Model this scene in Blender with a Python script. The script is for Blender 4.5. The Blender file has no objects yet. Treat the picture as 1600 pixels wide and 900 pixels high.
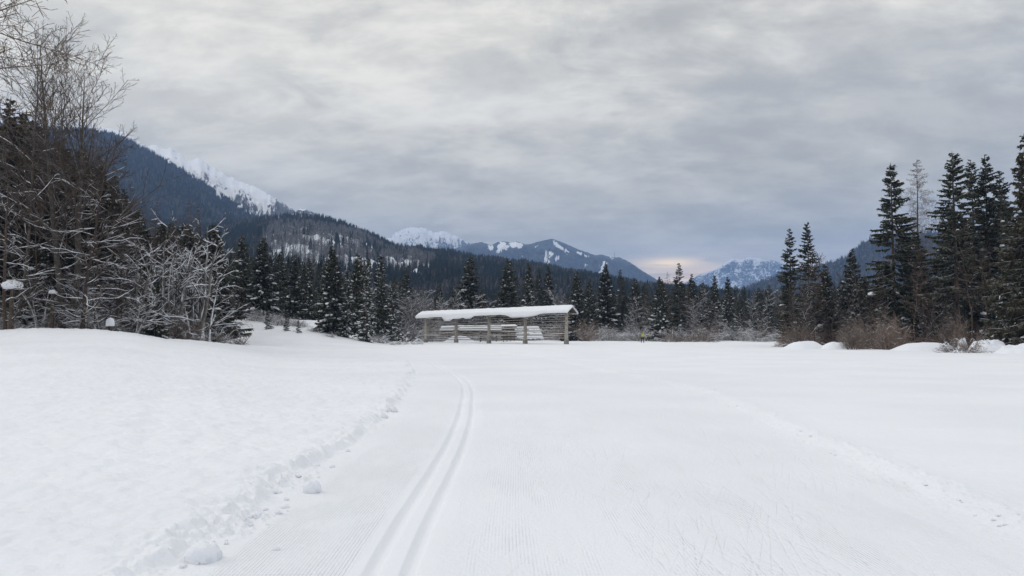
import bpy, math, random
import numpy as np
from mathutils import Vector

# ------------------------------------------------------------------ camera, sky, sun, exposure
scene = bpy.context.scene
COL = scene.collection
PITCH = math.radians(3.39)
CAM = np.array([0.0, 0.0, 1.6])
FPX = 1200.0
cam_d = bpy.data.cameras.new('camera')
cam_d.sensor_width = 36.0
cam_d.lens = 27.0
cam_d.clip_start = 0.1
cam_d.clip_end = 60000.0
cam = bpy.data.objects.new('camera', cam_d)
cam.location = CAM
cam.rotation_euler = (math.pi / 2 + PITCH, 0, 0)
COL.objects.link(cam)
scene.camera = cam

SUN_EL, SUN_AZ = 32.0, 285.0          # light comes from the left, high behind the cloud (azimuth clockwise from +Y)
GLOW_AZ, GLOW_EL = 13.5, 4.6          # break in the cloud near the horizon
SUN_STRENGTH = 0.75
HAZE_DENSITY = 1.15e-4

scene.view_settings.view_transform = 'Standard'
scene.view_settings.look = 'None'
scene.view_settings.exposure = 0.0
scene.view_settings.gamma = 1.0
scene.cycles.max_bounces = 5
scene.cycles.diffuse_bounces = 3
scene.cycles.volume_bounces = 1
scene.cycles.transmission_bounces = 2
scene.cycles.caustics_reflective = False
scene.cycles.caustics_refractive = False


class NT:
    """small helper to write node trees as expressions"""
    def __init__(self, tree):
        self.t = tree; self.n = tree.nodes; self.l = tree.links

    def new(self, typ, **kw):
        n = self.n.new(typ)
        for k, v in kw.items():
            setattr(n, k, v)
        return n

    def link(self, a, b):
        self.l.new(a, b)

    def setin(self, sock, v):
        if isinstance(v, bpy.types.NodeSocket):
            self.l.new(v, sock)
        elif isinstance(v, (tuple, list)) and len(v) == 3 and sock.type == 'RGBA':
            sock.default_value = (*v, 1)
        else:
            sock.default_value = v

    def math(self, op, a, b=0.0, c=None, clamp=False):
        n = self.new('ShaderNodeMath', operation=op, use_clamp=clamp)
        self.setin(n.inputs[0], a); self.setin(n.inputs[1], b)
        if c is not None:
            self.setin(n.inputs[2], c)
        return n.outputs[0]

    def vmath(self, op, a, b=None, out=0):
        n = self.new('ShaderNodeVectorMath', operation=op)
        self.setin(n.inputs[0], a)
        if b is not None:
            self.setin(n.inputs[1], b)
        return n.outputs[out]

    def mix(self, f, a, b):
        n = self.new('ShaderNodeMix', data_type='RGBA')
        self.setin(n.inputs[0], f); self.setin(n.inputs[6], a); self.setin(n.inputs[7], b)
        return n.outputs[2]

    def ramp(self, v, lo, hi, a=0.0, b=1.0, interp='SMOOTHSTEP'):
        n = self.new('ShaderNodeMapRange', interpolation_type=interp)
        self.setin(n.inputs[0], v)
        for i, q in zip((1, 2, 3, 4), (lo, hi, a, b)):
            self.setin(n.inputs[i], q)
        return n.outputs[0]

    def noise(self, vec, scale, detail=4.0, rough=0.5, dist=0.0):
        n = self.new('ShaderNodeTexNoise')
        if vec is not None:
            self.link(vec, n.inputs['Vector'])
        n.inputs['Scale'].default_value = scale
        n.inputs['Detail'].default_value = detail
        n.inputs['Roughness'].default_value = rough
        n.inputs['Distortion'].default_value = dist
        return n.outputs[0]

    def combine(self, x, y, z):
        n = self.new('ShaderNodeCombineXYZ')
        self.setin(n.inputs[0], x); self.setin(n.inputs[1], y); self.setin(n.inputs[2], z)
        return n.outputs[0]

    def sep(self, v):
        n = self.new('ShaderNodeSeparateXYZ'); self.link(v, n.inputs[0])
        return n.outputs

    def mapping(self, vec, loc=(0, 0, 0), rot=(0, 0, 0), scale=(1, 1, 1)):
        n = self.new('ShaderNodeMapping'); self.link(vec, n.inputs[0])
        n.inputs[1].default_value = loc; n.inputs[2].default_value = rot; n.inputs[3].default_value = scale
        return n.outputs[0]


def build_world():
    w = bpy.data.worlds.new('World'); scene.world = w; w.use_nodes = True
    T = NT(w.node_tree)
    bg = w.node_tree.nodes['Background']
    sky = T.new('ShaderNodeTexSky', sky_type='NISHITA')
    sky.sun_disc = False
    sky.sun_elevation = math.radians(SUN_EL)
    sky.sun_rotation = math.radians(SUN_AZ)
    tc = T.new('ShaderNodeTexCoord')
    d = T.vmath('NORMALIZE', tc.outputs['Generated'])
    x, y, z = T.sep(d)
    zc = T.math('MAXIMUM', z, 0.0)
    # the cloud deck: directions projected on a curved layer
    den = T.math('MULTIPLY', T.math('ADD', zc, 0.30), 0.62)
    cx = T.math('DIVIDE', x, den); cy = T.math('DIVIDE', y, den)
    cv = T.combine(cx, cy, 0.0)
    m1 = T.mapping(cv, loc=(3.1, 1.7, 0.0), rot=(0, 0, 0.35), scale=(0.55, 1.0, 1.0))
    n1 = T.noise(m1, 0.8, 6.0, 0.50, 0.25)
    m2 = T.mapping(cv, loc=(8.3, 4.1, 0.6), rot=(0, 0, 0.45), scale=(0.8, 1.15, 1.0))
    n2 = T.noise(m2, 3.0, 8.0, 0.62, 0.45)
    nn = T.math('ADD', T.math('MULTIPLY', n1, 0.52), T.math('MULTIPLY', n2, 0.48))
    f = T.ramp(nn, 0.39, 0.60)
    # paler above, blue grey towards the horizon
    el = T.ramp(zc, 0.12, 0.33)
    dark = T.mix(el, (0.60, 0.555, 0.43), (0.65, 0.625, 0.555))
    lite = T.mix(el, (0.74, 0.69, 0.565), (0.98, 0.93, 0.80))
    cloud = T.mix(f, dark, lite)
    m4 = T.mapping(cv, loc=(2.3, 9.1, 0.4), rot=(0, 0, 0.40), scale=(0.75, 1.2, 1.0))
    n4 = T.noise(m4, 4.2, 6.0, 0.60, 0.2)
    mott = T.ramp(n4, 0.36, 0.66, 0.87, 1.13)
    cloud = T.vmath('SCALE', cloud); T.link(mott, cloud.node.inputs[3])
    # bright folds
    m3 = T.mapping(cv, loc=(1.3, 7.7, 0.2), rot=(0, 0, 0.30), scale=(0.6, 1.3, 1.0))
    n3 = T.noise(m3, 2.2, 5.0, 0.5, 0.15)
    fold = T.math('MULTIPLY', T.ramp(n3, 0.52, 0.75), T.ramp(zc, 0.13, 0.26))
    cloud = T.mix(T.math('MULTIPLY', fold, 0.6), cloud, (1.15, 1.09, 0.96))
    cloud = T.mix(T.ramp(zc, 0.38, 0.75), cloud, T.mix(f, (0.73, 0.735, 0.742), (0.875, 0.88, 0.888)))
    # overcast skies are brightest overhead
    zen = T.ramp(zc, 0.35, 1.0, 1.0, 1.38)
    cloud = T.vmath('SCALE', cloud); cloud.node.inputs[3].default_value = 1.0
    T.link(zen, cloud.node.inputs[3])
    # break in the cloud low on the right: thin cloud lit warm from behind, in flat streaks
    az = T.math('ARCTAN2', x, y)
    daz = T.math('SUBTRACT', az, math.radians(GLOW_AZ + 3.0))
    st = T.combine(T.math('MULTIPLY', az, 2.2), T.math('MULTIPLY', z, 30.0), 0.3)
    sn = T.noise(st, 3.0, 5.0, 0.6, 0.4)
    g_az = T.math('POWER', 2.718, T.math('MULTIPLY', T.math('POWER', T.math('DIVIDE', daz, 0.30), 2.0), -1.0))
    g_el = T.math('MULTIPLY', T.ramp(z, 0.120, 0.045), 0.95)
    glow = T.math('MULTIPLY', T.math('MULTIPLY', g_az, g_el), T.ramp(sn, 0.38, 0.60, 0.25, 1.0))
    warm = T.mix(T.ramp(z, 0.055, 0.105), (2.7, 1.75, 0.95), (1.75, 1.32, 0.92))
    cloud = T.mix(glow, cloud, warm)
    daz2 = T.math('SUBTRACT', az, math.radians(GLOW_AZ - 1.8))
    del2 = T.math('SUBTRACT', z, math.sin(math.radians(5.15)))
    g2 = T.math('POWER', 2.718, T.math('MULTIPLY', T.math('ADD', T.math('POWER', T.math('DIVIDE', daz2, 0.034), 2.0), T.math('POWER', T.math('DIVIDE', del2, 0.0060), 2.0)), -1.0))
    g2 = T.math('MULTIPLY', g2, T.ramp(sn, 0.44, 0.56, 0.0, 0.85))
    cloud = T.mix(g2, cloud, (2.6, 1.9, 1.0))
    # clear sky behind the cloud, Background strength 0.1: cloud radiance is given times ten
    cloud10 = T.vmath('SCALE', cloud); cloud10.node.inputs[3].default_value = 10.0
    col = T.mix(0.94, sky.outputs[0], cloud10)
    T.link(col, bg.inputs[0]); bg.inputs[1].default_value = 0.1


build_world()
sd = bpy.data.lights.new('sun', 'SUN'); sd.energy = SUN_STRENGTH; sd.angle = math.radians(22); sd.color = (1.0, 0.97, 0.93)
so = bpy.data.objects.new('sun', sd); COL.objects.link(so)
_a, _e = math.radians(SUN_AZ), math.radians(SUN_EL)
_dir = Vector((math.sin(_a) * math.cos(_e), math.cos(_a) * math.cos(_e), math.sin(_e)))
so.rotation_euler = _dir.to_track_quat('Z', 'Y').to_euler()
so.location = (-20, 0, 40)


# ------------------------------------------------------------------ numpy helpers
def px_dir(x, y):
    u = (np.asarray(x, float) - 800) / FPX; v = (450 - np.asarray(y, float)) / FPX
    cp, sp = math.cos(PITCH), math.sin(PITCH)
    return np.stack([u + 0 * v, cp - v * sp + 0 * u, sp + v * cp + 0 * u], -1)


def at(x, y, d):
    """point on the ray of a photo pixel at forward distance d"""
    r = px_dir(x, y)
    return CAM + r * (np.asarray(d, float) / r[..., 1])[..., None]


def on_ground(x, y):
    r = px_dir(x, y)
    t = -CAM[2] / r[..., 2]
    return CAM + r * t[..., None]


_pr = np.random.RandomState(7)
_perm = _pr.permutation(4096)
_grad = _pr.uniform(0, 2 * math.pi, 4096)


def perlin(x, y, seed=0):
    x = np.asarray(x, float); y = np.asarray(y, float)
    xi = np.floor(x).astype(np.int64); yi = np.floor(y).astype(np.int64)
    xf = x - xi; yf = y - yi
    u = xf * xf * xf * (xf * (xf * 6 - 15) + 10); v = yf * yf * yf * (yf * (yf * 6 - 15) + 10)

    def g(ix, iy, fx, fy):
        h = _grad[_perm[(_perm[(ix + seed * 131) & 4095] + iy) & 4095]]
        return np.cos(h) * fx + np.sin(h) * fy
    a = g(xi, yi, xf, yf); b = g(xi + 1, yi, xf - 1, yf)
    c = g(xi, yi + 1, xf, yf - 1); e = g(xi + 1, yi + 1, xf - 1, yf - 1)
    return ((a + (b - a) * u) + ((c + (e - c) * u) - (a + (b - a) * u)) * v) * 1.5


def fbm(x, y, oct=4, seed=0, gain=0.5):
    s = 0; a = 1.0; f = 1.0
    for i in range(oct):
        s = s + a * perlin(x * f + 17.3 * i, y * f - 9.1 * i, seed + i); a *= gain; f *= 2.03
    return s


def ridged(x, y, oct=4, seed=0, gain=0.5):
    s = 0; a = 1.0; f = 1.0
    for i in range(oct):
        s = s + a * (1 - 2 * np.abs(perlin(x * f + 7.7 * i, y * f + 3.3 * i, seed + i))); a *= gain; f *= 2.1
    return s


def sstep(x, a, b):
    t = np.clip((x - a) / (b - a), 0, 1); return t * t * (3 - 2 * t)


def make_mesh(name, V, quads=None, tris=None, mats=(), smooth=True, normals=None, uv=None, attrs=None):
    V = np.asarray(V, np.float32)
    q = np.zeros((0, 4), np.int32) if quads is None else np.asarray(quads, np.int32).reshape(-1, 4)
    t = np.zeros((0, 3), np.int32) if tris is None else np.asarray(tris, np.int32).reshape(-1, 3)
    me = bpy.data.meshes.new(name)
    me.vertices.add(len(V)); me.vertices.foreach_set('co', V.ravel())
    nl = q.size + t.size
    me.loops.add(nl)
    li = np.concatenate([q.ravel(), t.ravel()]).astype(np.int32)
    me.loops.foreach_set('vertex_index', li)
    me.polygons.add(len(q) + len(t))
    ls = np.concatenate([np.arange(len(q)) * 4, q.size + np.arange(len(t)) * 3]).astype(np.int32)
    me.polygons.foreach_set('loop_start', ls)
    try:
        me.polygons.foreach_set('loop_total', np.concatenate([np.full(len(q), 4), np.full(len(t), 3)]).astype(np.int32))
    except Exception:
        pass
    me.polygons.foreach_set('use_smooth', np.full(len(q) + len(t), smooth, bool))
    if uv is not None:
        l = me.uv_layers.new(name='UVMap')
        l.data.foreach_set('uv', np.asarray(uv, np.float32)[li].ravel())
    for k, a in (attrs or {}).items():
        at_ = me.attributes.new(k, 'FLOAT', 'POINT')
        at_.data.foreach_set('value', np.asarray(a, np.float32))
    me.update(calc_edges=True)
    if normals is not None:
        me.normals_split_custom_set_from_vertices(np.asarray(normals, np.float32))
    for m in mats:
        me.materials.append(m)
    return me


def link(name, data, parent=None, loc=None, kind=None):
    o = bpy.data.objects.new(name, data); COL.objects.link(o)
    if parent is not None:
        o.parent = parent
    if loc is not None:
        o.location = loc
    if kind:
        o['kind'] = kind
    return o


def tag(o, label, cat, group=None):
    o['label'] = label; o['category'] = cat
    if group:
        o['group'] = group
    return o


def norm(v):
    return v / np.maximum(np.linalg.norm(v, axis=-1, keepdims=True), 1e-9)


def tubes(P, R, S=4, flat=1.0):
    """P (N,K,3), R (N,K) -> verts, quads of N open tubes with pointed ends"""
    N, K, _ = P.shape
    T = np.gradient(P, axis=1); T = norm(T)
    ov = norm(P[:, -1] - P[:, 0])
    ref = np.where(np.abs(ov[:, 2:3]) > 0.75, np.array([[1.0, 0.15, 0]]), np.array([[0, 0, 1.0]]))
    A = norm(np.cross(T, ref[:, None, :])); B = np.cross(T, A)
    ph = np.arange(S) * 2 * math.pi / S + math.pi / 4
    ring = P[:, :, None, :] + R[:, :, None, None] * (np.cos(ph)[None, None, :, None] * A[:, :, None, :] + flat * np.sin(ph)[None, None, :, None] * B[:, :, None, :])
    V = ring.reshape(-1, 3)
    i = np.arange(N)[:, None, None] * K * S; k = np.arange(K - 1)[None, :, None] * S; s = np.arange(S)[None, None, :]
    s2 = (s + 1) % S
    q = np.stack([i + k + s, i + k + s2, i + k + S + s2, i + k + S + s], -1).reshape(-1, 4)
    return V, q


def join(parts):
    Vs, Qs, Ts = [], [], []; off = 0
    for p in parts:
        V, q = p[0], p[1]; t = p[2] if len(p) > 2 else None
        Vs.append(V)
        if q is not None and len(q):
            Qs.append(np.asarray(q) + off)
        if t is not None and len(t):
            Ts.append(np.asarray(t) + off)
        off += len(V)
    return np.concatenate(Vs), (np.concatenate(Qs) if Qs else None), (np.concatenate(Ts) if Ts else None)


def box(cx, cy, cz, sx, sy, sz, rz=0.0):
    v = np.array([(x, y, z) for x in (-.5, .5) for y in (-.5, .5) for z in (-.5, .5)]) * (sx, sy, sz)
    c, s = math.cos(rz), math.sin(rz)
    v = np.stack([v[:, 0] * c - v[:, 1] * s + cx, v[:, 0] * s + v[:, 1] * c + cy, v[:, 2] + cz], -1)
    q = np.array([(0, 1, 3, 2), (4, 6, 7, 5), (0, 4, 5, 1), (2, 3, 7, 6), (0, 2, 6, 4), (1, 5, 7, 3)])
    return v, q


# ------------------------------------------------------------------ materials
def new_mat(name):
    m = bpy.data.materials.new(name); m.use_nodes = True
    T = NT(m.node_tree); b = m.node_tree.nodes['Principled BSDF']
    b.inputs['Specular IOR Level'].default_value = 0.25
    return m, T, b


SNOW = (0.86, 0.875, 0.90)


def mat_ground(trail):
    m, T, b = new_mat('groomed_snow' if trail else 'field_snow')
    tc = T.new('ShaderNodeTexCoord'); P = tc.outputs['Object']
    uvn = T.new('ShaderNodeUVMap'); uvn.uv_map = 'UVMap'; UV = uvn.outputs[0]
    u, v, _ = T.sep(UV)
    big = T.noise(P, 0.25, 3.0, 0.5)
    fine = T.noise(P, 18.0, 3.0, 0.6)
    col = T.mix(T.ramp(big, 0.35, 0.65), (0.845, 0.852, 0.858), (0.885, 0.889, 0.892))
    T.link(col, b.inputs['Base Color']); b.inputs['Roughness'].default_value = 0.65
    b.inputs['Subsurface Weight'].default_value = 0.0
    far = T.ramp(v, 7.0, 34.0, 1.0, 0.0, 'LINEAR')
    g1 = T.noise(P, 26.0, 3.0, 0.65)
    if trail:
        # corduroy left of the track and in worn patches on the right
        lane = T.math('MULTIPLY', T.ramp(u, -0.27, -0.31), T.ramp(u, -1.25, -1.15))
        lane2 = T.math('MULTIPLY', T.ramp(u, 0.30, 0.36), T.ramp(T.noise(T.mapping(UV, scale=(1.0, 0.22, 1)), 1.7, 3.0, 0.6), 0.47, 0.58))
        lane3 = T.math('MULTIPLY', T.ramp(u, -1.9, -1.7), T.ramp(u, -1.2, -1.25))
        lanes = T.math('MAXIMUM', T.math('MAXIMUM', lane, T.math('MULTIPLY', lane2, 0.7)), T.math('MULTIPLY', lane3, 0.35))
        patch = T.ramp(T.noise(T.mapping(UV, scale=(1, 0.5, 1)), 2.2, 3.0, 0.6), 0.30, 0.55, 0.35, 1.0)
        cord = T.math('SINE', T.math('MULTIPLY', u, 2 * math.pi / 0.027))
        cord = T.math('MULTIPLY', T.math('MULTIPLY', cord, T.math('MULTIPLY', lanes, patch)), far)
        # skate-ski cuts crossing the lane in two directions
        sc = []
        for k, (ang, off, nn_, ll) in enumerate(((0.20, 0.0, 26, 0.9), (-0.22, 5.0, 22, 1.2), (0.34, 11.0, 30, 1.4), (-0.03, 17.0, 20, 0.8), (-0.36, 23.0, 26, 1.5), (0.08, 31.0, 34, 1.1))):
            mp = T.mapping(UV, loc=(off, off * 0.37, 0), rot=(0, 0, ang), scale=(1, 1, 1))
            mp = T.mapping(mp, scale=(nn_, ll * 0.55, 1.0))
            n = T.noise(mp, 1.0, 0.0, 0.5)
            sc.append(T.ramp(n, 0.62, 0.80))
        cuts = sc[0]
        for s in sc[1:]:
            cuts = T.math('ADD', cuts, s)
        zone = T.math('MULTIPLY', T.ramp(u, 0.35, 0.9), T.ramp(T.noise(UV, 0.55, 2.0, 0.5), 0.38, 0.60))
        cuts = T.math('MULTIPLY', T.math('MULTIPLY', cuts, zone), far)
        grain = T.math('MULTIPLY', T.math('MULTIPLY', g1, T.ramp(T.math('ABSOLUTE', u), 0.20, 0.34, 0.12, 1.0)), 1.0)
        h = T.math('ADD', T.math('MULTIPLY', cord, 0.0026), T.math('MULTIPLY', cuts, -0.0034))
        h = T.math('ADD', h, T.math('MULTIPLY', grain, 0.012))
        mid = T.noise(T.mapping(UV, scale=(1.0, 0.35, 1)), 5.0, 3.0, 0.6)
        h = T.math('ADD', h, T.math('MULTIPLY', mid, 0.012))
    else:
        g2 = T.noise(P, 7.0, 3.0, 0.55)
        g3 = T.noise(T.mapping(P, scale=(0.35, 1.0, 1.0)), 1.1, 3.0, 0.5)
        h = T.math('ADD', T.math('MULTIPLY', g1, 0.009), T.math('MULTIPLY', g2, 0.019))
        h = T.math('MULTIPLY', h, T.ramp(u, 3.0, 8.0, 1.0, 0.45))
        h = T.math('ADD', h, T.math('MULTIPLY', g3, 0.02))
    bp = T.new('ShaderNodeBump'); bp.inputs['Strength'].default_value = 1.0; bp.inputs['Distance'].default_value = 1.0
    T.link(h, bp.inputs['Height']); T.link(bp.outputs[0], b.inputs['Normal'])
    return m


def mat_snow(name='snow', bump=0.02, scale=8.0):
    m, T, b = new_mat(name)
    tc = T.new('ShaderNodeTexCoord'); P = tc.outputs['Object']
    T.link(T.mix(T.noise(P, 1.5), (0.83, 0.84, 0.86), (0.89, 0.896, 0.905)), b.inputs['Base Color'])
    b.inputs['Roughness'].default_value = 0.7
    bp = T.new('ShaderNodeBump'); bp.inputs['Distance'].default_value = bump
    T.link(T.noise(P, scale, 4.0, 0.6), bp.inputs['Height']); T.link(bp.outputs[0], b.inputs['Normal'])
    return m


def mat_dusted(name, c1, c2, nscale=3.0, snow_amt=0.5, lo=0.15, hi=0.75, patch=1.2, obj_rand=0.25):
    """plant or wood colour with snow caught on what faces up"""
    m, T, b = new_mat(name)
    tc = T.new('ShaderNodeTexCoord'); P = tc.outputs['Object']
    geo = T.new('ShaderNodeNewGeometry')
    oi = T.new('ShaderNodeObjectInfo')
    base = T.mix(T.ramp(T.noise(P, nscale, 3.0, 0.6), 0.35, 0.65), c1, c2)
    rnd = T.ramp(oi.outputs['Random'], 0, 1, 1 - obj_rand, 1 + obj_rand, 'LINEAR')
    base = T.vmath('SCALE', base); T.link(rnd, base.node.inputs[3])
    nz = T.sep(geo.outputs['True Normal'])[2]
    bf = geo.outputs['Backfacing']
    up = T.math('ABSOLUTE', nz) if snow_amt < 0 else T.math('MULTIPLY', nz, T.math('SUBTRACT', 1.0, T.math('MULTIPLY', bf, 2.0)))
    f = T.math('MULTIPLY', T.ramp(up, lo, hi), T.ramp(T.noise(P, patch, 4.0, 0.65), 0.5 - 0.12, 0.5 + 0.10))
    f = T.math('MULTIPLY', f, abs(snow_amt))
    T.link(T.mix(f, base, (0.84, 0.86, 0.89)), b.inputs['Base Color'])
    b.inputs['Roughness'].default_value = 0.8
    return m


M = {}
M['trail'] = mat_ground(True)
M['field'] = mat_ground(False)
M['snow'] = mat_snow()
M['snow_fine'] = mat_snow('snow_lump', 0.012, 30.0)
M['needles'] = mat_dusted('spruce_needles', (0.024, 0.028, 0.013), (0.054, 0.057, 0.027), 1.5, 0.18, 0.45, 0.9, 1.4)
M['needles_snow'] = mat_dusted('spruce_needles_snowy', (0.024, 0.028, 0.015), (0.050, 0.053, 0.028), 1.5, 0.45, 0.45, 0.9, 1.1)
M['needles_brown'] = mat_dusted('spruce_needles_brown', (0.038, 0.036, 0.018), (0.066, 0.054, 0.030), 1.5, 0.2, 0.45, 0.9, 1.4)
M['bark'] = mat_dusted('spruce_bark', (0.060, 0.042, 0.032), (0.11, 0.080, 0.060), 6.0, 0.6, 0.1, 0.5, 1.0)
M['bark_mid'] = mat_dusted('hardwood_bark', (0.075, 0.062, 0.050), (0.15, 0.128, 0.105), 5.0, 0.6, 0.35, 0.75, 0.8)
M['bark_red'] = mat_dusted('pine_bark', (0.085, 0.050, 0.036), (0.13, 0.085, 0.062), 6.0, 0.3, 0.2, 0.6, 1.0)
M['grey_bark'] = mat_dusted('beech_bark', (0.12, 0.11, 0.095), (0.22, 0.20, 0.175), 5.0, 0.85, 0.0, 0.45, 0.8)
M['twig'] = mat_dusted('bare_twigs', (0.045, 0.034, 0.027), (0.085, 0.066, 0.053), 2.0, 0.3, 0.3, 0.8, 0.6)
M['twig_snow'] = mat_dusted('snowy_twigs', (0.050, 0.040, 0.034), (0.095, 0.078, 0.068), 2.0, 0.75, 0.1, 0.8, 0.9)
M['twig_brown'] = mat_dusted('larch_twigs', (0.080, 0.050, 0.032), (0.135, 0.088, 0.056), 2.0, 0.15, 0.3, 0.9, 0.6)
M['twig_pale'] = mat_dusted('pale_larch_twigs', (0.12, 0.088, 0.066), (0.20, 0.155, 0.12), 2.0, 0.15, 0.3, 0.9, 0.6)
M['shrub_snow'] = mat_dusted('snowy_shrub_twigs', (0.10, 0.082, 0.070), (0.16, 0.135, 0.12), 2.0, 0.95, -0.2, 0.4, 1.3)
M['shrub_brown'] = mat_dusted('brown_shrub_twigs', (0.13, 0.090, 0.066), (0.24, 0.18, 0.14), 2.0, 0.35, 0.1, 0.7, 1.3)


# ------------------------------------------------------------------ ground shape
_L = on_ground(np.array([175, 240, 330, 400, 470, 552, 612, 640, 648, 640, 612, 560, 480.]),
               np.array([945, 900, 848, 800, 735, 690, 640, 605, 578, 566, 556, 549, 542.]))
_R = on_ground(np.array([1790, 1600, 1400, 1230, 1100, 1000, 900, 830, 760, 690, 600.]),
               np.array([960, 850, 755, 680, 615, 590, 570, 557, 549, 543.5, 540.]))
_C = on_ground(np.array([588, 609, 636, 668, 690, 711, 722, 729, 733, 729.5, 718, 697, 677, 645, 600, 540.]),
               np.array([945, 900, 840, 780, 740, 699, 671, 647, 615, 600, 588.5, 578, 567, 558, 550, 543.]))
_yy = np.linspace(0, 130, 2601)


def _curve(pts):
    o = np.argsort(pts[:, 1]); f = np.interp(_yy, pts[o, 1], pts[o, 0])
    y0, y1 = pts[o[0]], pts[o[1]]
    k = (y1[0] - y0[0]) / (y1[1] - y0[1]); f = np.where(_yy < y0[1], y0[0] + 0.3 * k * (_yy - y0[1]), f)
    ker = np.hanning(61); ker /= ker.sum()
    return np.convolve(np.pad(f, 30, mode='edge'), ker, 'valid')


_Lc, _Rc, _Cc = _curve(_L), _curve(_R), _curve(_C)
TR_END = 92.0


def trail_l(y): return np.interp(y, _yy, _Lc)
def trail_r(y): return np.interp(y, _yy, _Rc)
def trail_c(y): return np.interp(y, _yy, _Cc)


_ra = (np.array([-250, 0, 60, 150, 190, 220, 260, 300, 340, 380, 450, 520.]) - 800) / FPX
_rz = np.array([1.75, 1.70, 1.84, 1.80, 1.66, 1.50, 1.20, 1.12, 0.90, 0.57, 0.10, 0.0])
_rd = np.array([46, 46, 46, 46, 47, 48, 50, 53, 58, 66, 85, 95.])
SEP, GW, GD = 0.25, 0.066, 0.042


def ground(x, y, fine=True):
    x = np.asarray(x, float); y = np.asarray(y, float)
    r = np.hypot(x, y)
    front = sstep(y, 1.0, 6.0)
    a = x / np.maximum(y, 1.0)
    z = 0.05 * fbm(x / 14, y / 14, 2, 3) * sstep(r, 6, 25) * (1 - sstep(r, 120, 200))
    Zr = np.interp(a, _ra, _rz); Dr = np.interp(a, _ra, _rd)
    rise = sstep(y, 4.0, 1.0 * 46.0) if False else np.clip((y - 5.0) / (Dr - 5.0), 0, 1.0)
    rise = rise ** 1.25
    fall = sstep(y, Dr + 0.5, Dr + 9)
    lump = 1 + 0.0 * x
    z = z + front * (Zr * rise * lump - np.minimum(Zr, 0.9) * fall)
    # snowy slope up to the wood on the left
    win = sstep(a, -0.14, -0.28)
    z = z + win * (4.1 * sstep(y, 82, 120)) * front * (0.92 + 0.08 * fbm(x / 6, y / 6, 3, 9)) + win * 12 * sstep(y, 125, 320)
    z = z + front * 0.30 * sstep(y, 100, 135) * sstep(a, -0.2, 0.0) * (0.8 + 0.5 * fbm(x / 5, y / 7, 3, 12))
    intr = None
    # wind-laid ripples of the open field
    z = z + 0.018 * fbm(x / 5.0, y / 1.3, 3, 21) * (1 - sstep(y, 40, 90)) * sstep(r, 5, 14)
    if fine:
        L = trail_l(y) + 0.10 * fbm(x * 0 + y / 0.9, y * 0 + 2.0, 3, 31) + 0.05 * fbm(x / 0.3, y / 0.3, 2, 33)
        R = trail_r(y) + 0.12 * fbm(x * 0 + y / 1.1, y * 0 + 8.0, 3, 35)
        on = (y > 0.3) & (y < 125)
        fade = 1 - sstep(y, 60, 110)
        dl = L - x            # > 0 out in the left field
        dr = x - R            # > 0 out in the right field
        inside = sstep(dl, 0.02, -0.02) * sstep(dr, 0.02, -0.02)
        # left bank
        crumble = sstep(fbm(x / 2.0, y / 2.0, 2, 41), -0.25, 0.35)
        bank = 0.088 * sstep(dl, -0.03, 0.12 + 0.40 * crumble) * (1 + 0.45 * fbm(x / 0.45, y / 0.45, 3, 43))
        bank = bank - 0.03 * sstep(dl, 0.5, 1.6) * 1.0
        rim = np.exp(-((dl - 0.16) / 0.20) ** 2)
        bank = bank + rim * 0.05 * np.maximum(fbm(x / 0.16, y / 0.16, 3, 45), -0.5)
        spill = np.exp(-((dl - 0.05) / 0.26) ** 2) * crumble
        bank = bank + spill * 0.075 * np.maximum(fbm(x / 0.11, y / 0.11, 3, 47) - 0.05, 0)
        fieldtex = sstep(dl, 0.15, 0.8)
        bank = bank + fieldtex * (0.007 * fbm(x / 0.13, y / 0.13, 3, 49) + 0.012 * fbm(x / 1.2, y / 1.2, 3, 51))
        z = z + np.where(on, front * fade * np.where(dl > -0.6, bank, 0), 0)
        # right berm
        bw = 0.28
        berm = 0.055 * np.exp(-((dr - 0.30) / bw) ** 2) + 0.03 * sstep(dr, 0, 0.7)
        crumb = np.exp(-((dr - 0.22) / 0.34) ** 2)
        berm = berm + crumb * 0.038 * np.maximum(fbm(x / 0.13, y / 0.13, 3, 53) - 0.02, -0.03)
        berm = berm + sstep(dr, 0.4, 1.2) * (0.004 * fbm(x / 0.2, y / 0.2, 2, 55) + 0.012 * fbm(x / 1.8, y / 0.8, 3, 57))
        z = z + np.where(on, front * fade * np.where(dr > -0.6, berm, 0), 0)
        # classic track: two grooves
        c = trail_c(y)
        slope = np.gradient(_Cc, _yy); k = np.interp(y, _yy, slope)
        u = (x - c) / np.sqrt(1 + k * k)
        tf = 1 - sstep(y, 44, 58)
        for s in (-0.5, 0.5):
            q = np.abs(u - s * SEP)
            z = z - GD * sstep(q, GW * 1.12, GW * 0.42) * tf * front
        # gentle camber and machine waviness
        z = z + inside * on * (0.008 * fbm(u / 1.2, y / 4.0, 2, 61) + 0.0035 * fbm(u / 0.25, y / 0.7, 2, 63) * sstep(np.abs(u), 0.24, 0.5))
        lanes = np.interp(u, [-9, -1.9, -1.75, -1.55, 0.1, 99], [0, 0, 0.012, 0, 0, 0])
        z = z + inside * on * lanes
        intr = (dl, dr, u)
    return z, intr


def gz(x, y):
    return float(ground(np.array([x]), np.array([y]), False)[0][0])


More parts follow.
